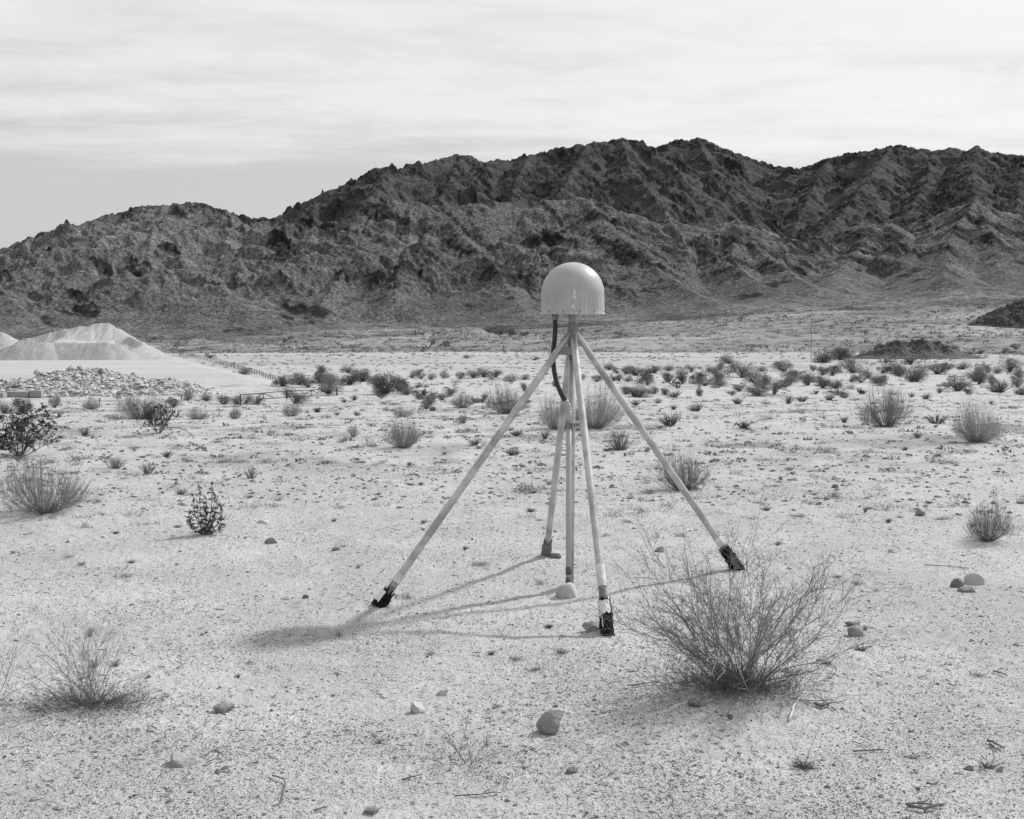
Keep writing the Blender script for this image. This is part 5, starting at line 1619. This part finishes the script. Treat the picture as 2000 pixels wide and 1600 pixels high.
on_bank(72, 732, 16, 12, 'pale pointed boulder on the left shoulder of the rubble bank', 61, dd=3)
on_bank(155, 722, 12, 10, 'grey peaked boulder on the highest part of the rubble bank', 62, M_rock, 3.5)
on_bank(197, 732, 14, 11, 'dark boulder right of the peaked one on the rubble crest', 63, M_rock_dark, 3)
on_bank(215, 735, 14, 11, 'pale square boulder on the right slope of the rubble bank', 64, dd=3)
on_bank(259, 735, 11, 9, 'grey pyramid boulder sitting alone near the right end of the crest', 65, M_rock, 3.5)
on_bank(243, 762, 20, 13, 'large pale boulder low at the front of the rubble bank', 66, dd=-.5)
on_bank(234, 772, 18, 9, 'dark slab in front of the large pale boulder', 67, M_rock_dark, -1.2)
on_bank(192, 763, 16, 8, 'pale flat boulder low in the middle of the rubble bank', 68, dd=-.5)
on_bank(131, 758, 12, 9, 'pale upright boulder above the concrete blocks', 69, dd=0)

# concrete blocks
def block(x0, x1, r0, r1, label, turn=0.0, dd=-2.6):
    D = RD + dd; k = D / 2600; w_ = (x1 - x0) * k; h_ = (r1 - r0) * k
    bm = bmesh.new(); bmesh.ops.create_cube(bm, size=1.0)
    for v in bm.verts: v.co = Vector((v.co.x * w_, v.co.y * .75, v.co.z * (h_ + .1)))
    bmesh.ops.bevel(bm, geom=bm.edges[:], offset=.035, segments=2, affect='EDGES')
    # lifting recess along the top
    me = bpy.data.meshes.new('concrete_block'); bm.to_mesh(me); bm.free(); me.materials.append(M_concrete)
    p = at((x0 + x1) / 2, (r0 + r1) / 2, D)
    o = link('concrete_block', me, None, label, 'concrete block', 'concrete blocks along the rubble bank', None, (p[0], p[1], p[2] - .05)); o.rotation_euler = (0, 0, turn)


block(-38, 11, 767, 780, 'grey concrete block cut off by the left edge', -.05, -3.4)
block(15, 57, 764.5, 776, 'middle concrete block of the row, longest one seen whole', .03)
block(60, 83, 762.5, 774, 'short concrete block at the right end of the row', .05, -2.4)

# ------------------------------------------------------------------ fence and gate
fp = [(352, 686, 697), (375, 690, 699), (400, 695, 704), (430, 703, 712), (455, 707, 719), (480, 716, 726), (510, 724, 734), (538, 733, 744)]
fence = bpy.data.objects.new('wire_fence', None); scene.collection.objects.link(fence)
fence['label'] = 'sagging post fence running along the edge of the levelled yard'; fence['category'] = 'fence'
fb = gp(352, 698); fence.location = fb
tops = []
FB = np.array(fb)
rng = random.Random(3)
pl = [gp(px, rb_) for (px, ra, rb_) in fp]
hp_ = [(rb_ - ra) * gp(px, rb_)[1] / 2600 for (px, ra, rb_) in fp]
tt = np.linspace(0, len(fp) - 1.001, 46)
for t in tt:
    i = int(t); f = t - i
    p = np.array(pl[i]) * (1 - f) + np.array(pl[i + 1]) * f
    p[2] = float(ground(p[0], p[1])); h_ = (hp_[i] * (1 - f) + hp_[i + 1] * f) * rng.uniform(.8, 1.05)
    lean = np.array((rng.gauss(0, .06), rng.gauss(0, .06), 0))
    b = MB(); b.tube([p - FB - np.array((0, 0, .1)), p - FB + np.array((0, 0, h_)) + lean], .045, 5, True)
    tops.append((p - FB, h_, lean))
    link('post', b.mesh('post', [M_post]), fence)
b = MB()
for (p, h_, l_), (q, h2, l2) in zip(tops[:-1], tops[1:]):
    for f in (.3, .65, .97):
        b.tube([p + np.array((0, 0, h_ * f)) + l_ * f, (p + q) / 2 + np.array((0, 0, (h_ + h2) / 2 * f - .04)), q + np.array((0, 0, h2 * f)) + l2 * f], .014, 3)
    for s_ in range(3):
        f = (s_ + .5) / 3; c = p + (q - p) * f
        b.tube([c + np.array((0, 0, .05)), c + np.array((0, 0, (h_ + h2) / 2 * .95))], .012, 3)
link('wire_mesh', b.mesh('wire_mesh', [M_post]), fence)
# debris beside the fence start
stick([(305, 697), (315, 695), (326, 698)], .16, 'dark log heap lying at the right foot of the big sand heap', M_wood, 'log', lift=.1, seed=31, cat='log', fork=0)
stick([(326, 698), (340, 696), (352, 698)], .06, 'thin dark pole on the ground between log heap and fence', M_wood, 'pole', lift=.1, seed=32, cat='log')

GDp = gp(470, 792)
GD = GDp[1]
gate = bpy.data.objects.new('low_pipe_gate', None); scene.collection.objects.link(gate); gate.location = GDp
gate['label'] = 'low rusty double pipe gate closing the way into the yard'; gate['category'] = 'gate'
GB_ = np.array(GDp)


def gpt(px, row):
    D = GD + (px - 470) * .035
    return np.array(at(px, row, D)) - GB_


for leafpts in (
    [((471, 771.5), (559, 764)), ((500, 780), (557, 776.5)), ((515, 768), (515, 779)), ((515, 768), (501, 777.5)), ((515, 768), (536, 777.5)), ((558.5, 764), (558.5, 777))],
    [((562, 764), (656, 759.5)), ((562, 775), (655, 772)), ((609, 762), (609, 773.5)), ((609, 762), (596, 770)), ((609, 762), (622, 769)), ((561.8, 764), (561.8, 775.5))]):
    lo = None
    for (a_, b_) in leafpts:
        b = MB(); b.tube([gpt(*a_), gpt(*b_)], .018, 6, True)
        me = b.mesh('rail', [M_rust], True)
        if lo is None: lo = link('gate_leaf', me, gate)
        else: link('rail', me, lo)
for (px, r0, r1) in ((469.5, 770, 795), (560.2, 763, 779), (658, 757, 773)):
    b = MB(); b.tube([gpt(px, r1), gpt(px, r0)], .032, 8, True); link('post', b.mesh('post', [M_rust], True), gate)
for i, (px, r0, r1, lab) in enumerate(((354, 773, 782, 'short thin marker stake, leftmost of three before the gate'), (432, 771, 788, 'short thin marker stake between the other two'), (194, 778, 792, 'lone thin stake near the pale wispy bushes at left'))):
    p = gp(px, r1); b = MB(); h_ = (r1 - r0) * p[1] / 2600; b.tube([np.array((0, 0, -.1)), np.array((.02, 0, h_))], .022, 5, True); b.box((0.02, 0, h_ - .05), (.03, .01, .05))
    link('marker_stake', b.mesh('marker_stake', [M_post]), None, lab, 'stake', 'marker stakes by the yard', None, p)
# thin mast on the far flat
p = gp(1584, 701); k = p[1] / 2600; H_ = (701 - 592) * k
b = MB(); b.tube([np.array((0, 0, -.2)), np.array((0, 0, H_ * .5)), np.array((0, 0, H_))], [.055, .05, .035], 6, True)
mast = link('radio_mast', b.mesh('radio_mast', [M_post], True), None, 'very thin tall mast standing on the flat far right of the tripod', 'mast', None, None, p)

# ------------------------------------------------------------------ dark hillocks and cut bank
def hillock(name, pts, dist, slope, label, base_tone, cat='hill', depth_=14, kind='structure', rough=.5):
    c = crest_pts(pts, dist)
    xa, xb = c[0][0] - 14, c[-1][0] + 14
    hm = max(q[2] for q in c)
    def fn(X, Y):
        h = crest_h(X, Y, c, slope)
        return h + rough * sstep(.2, 2, h) * (ridged(X, Y, 4.5, 4, 951, .6) - .4)
    def tf(X, Y, H_): return base_tone * (1 + .5 * np.clip(fbm(X, Y, 2.2, 4, 955, .7), -1, 1.4))
    heightfield(name, xa, xb, dist - hm / slope - 3, dist + hm / slope + 3, 380, 130, fn, M_rubble, label, cat if kind is None else None, tf, kind)


h1 = gp(1760, 702)[1] + 7
hillock('dark_hillock', [(1640, 702), (1662, 697), (1690, 690), (1718, 680), (1748, 672), (1775, 674), (1800, 669), (1832, 674), (1850, 684), (1885, 691), (1905, 694), (1930, 701)], h1, .42, 'low dark rocky hillock at the far side of the pale wash', .088, rough=.95)
hillock('dark_hill', [(1915, 631), (1940, 622), (1960, 608), (1982, 594), (2005, 586), (2040, 578), (2120, 568), (2250, 590)], 520, .5, 'dark rocky hill rising out of the frame at the right edge', .06, rough=1.2)
hillock('cut_bank', [(855, 654), (880, 645), (905, 639), (930, 640), (955, 650)], 560, .45, 'small pale eroded bank at the foot of the mountains', .20, rough=.3)
for i, (px, row, w_, h_) in enumerate([(955, 650, 36, 16), (978, 652, 44, 18), (1002, 653, 34, 15), (1022, 655, 26, 10), (905, 642, 30, 7)]):
    p = at(px, row, 585); k = 585 / 2600
    z_ = float(ground(p[0], 585.0, False))
    pr = PROTO['puff'][i % 4]
    o = bpy.data.objects.new('thicket', pr['merged']); scene.collection.objects.link(o)
    o.location = (p[0], 585, min(p[2], z_ + 1.5) - .3); o.scale = (w_ * k, w_ * k * .6, h_ * k + max(0, p[2] - z_ - 1.5)); o['category'] = 'thicket'
    o['label'] = 'dark distant thicket beside the pale cut bank, ' + ORD[[4, 0, 1, 2, 3][(i + 1) % 5] if False else [1, 2, 3, 4, 0][i]] + ' from the left'; o['group'] = 'thickets by the cut bank'
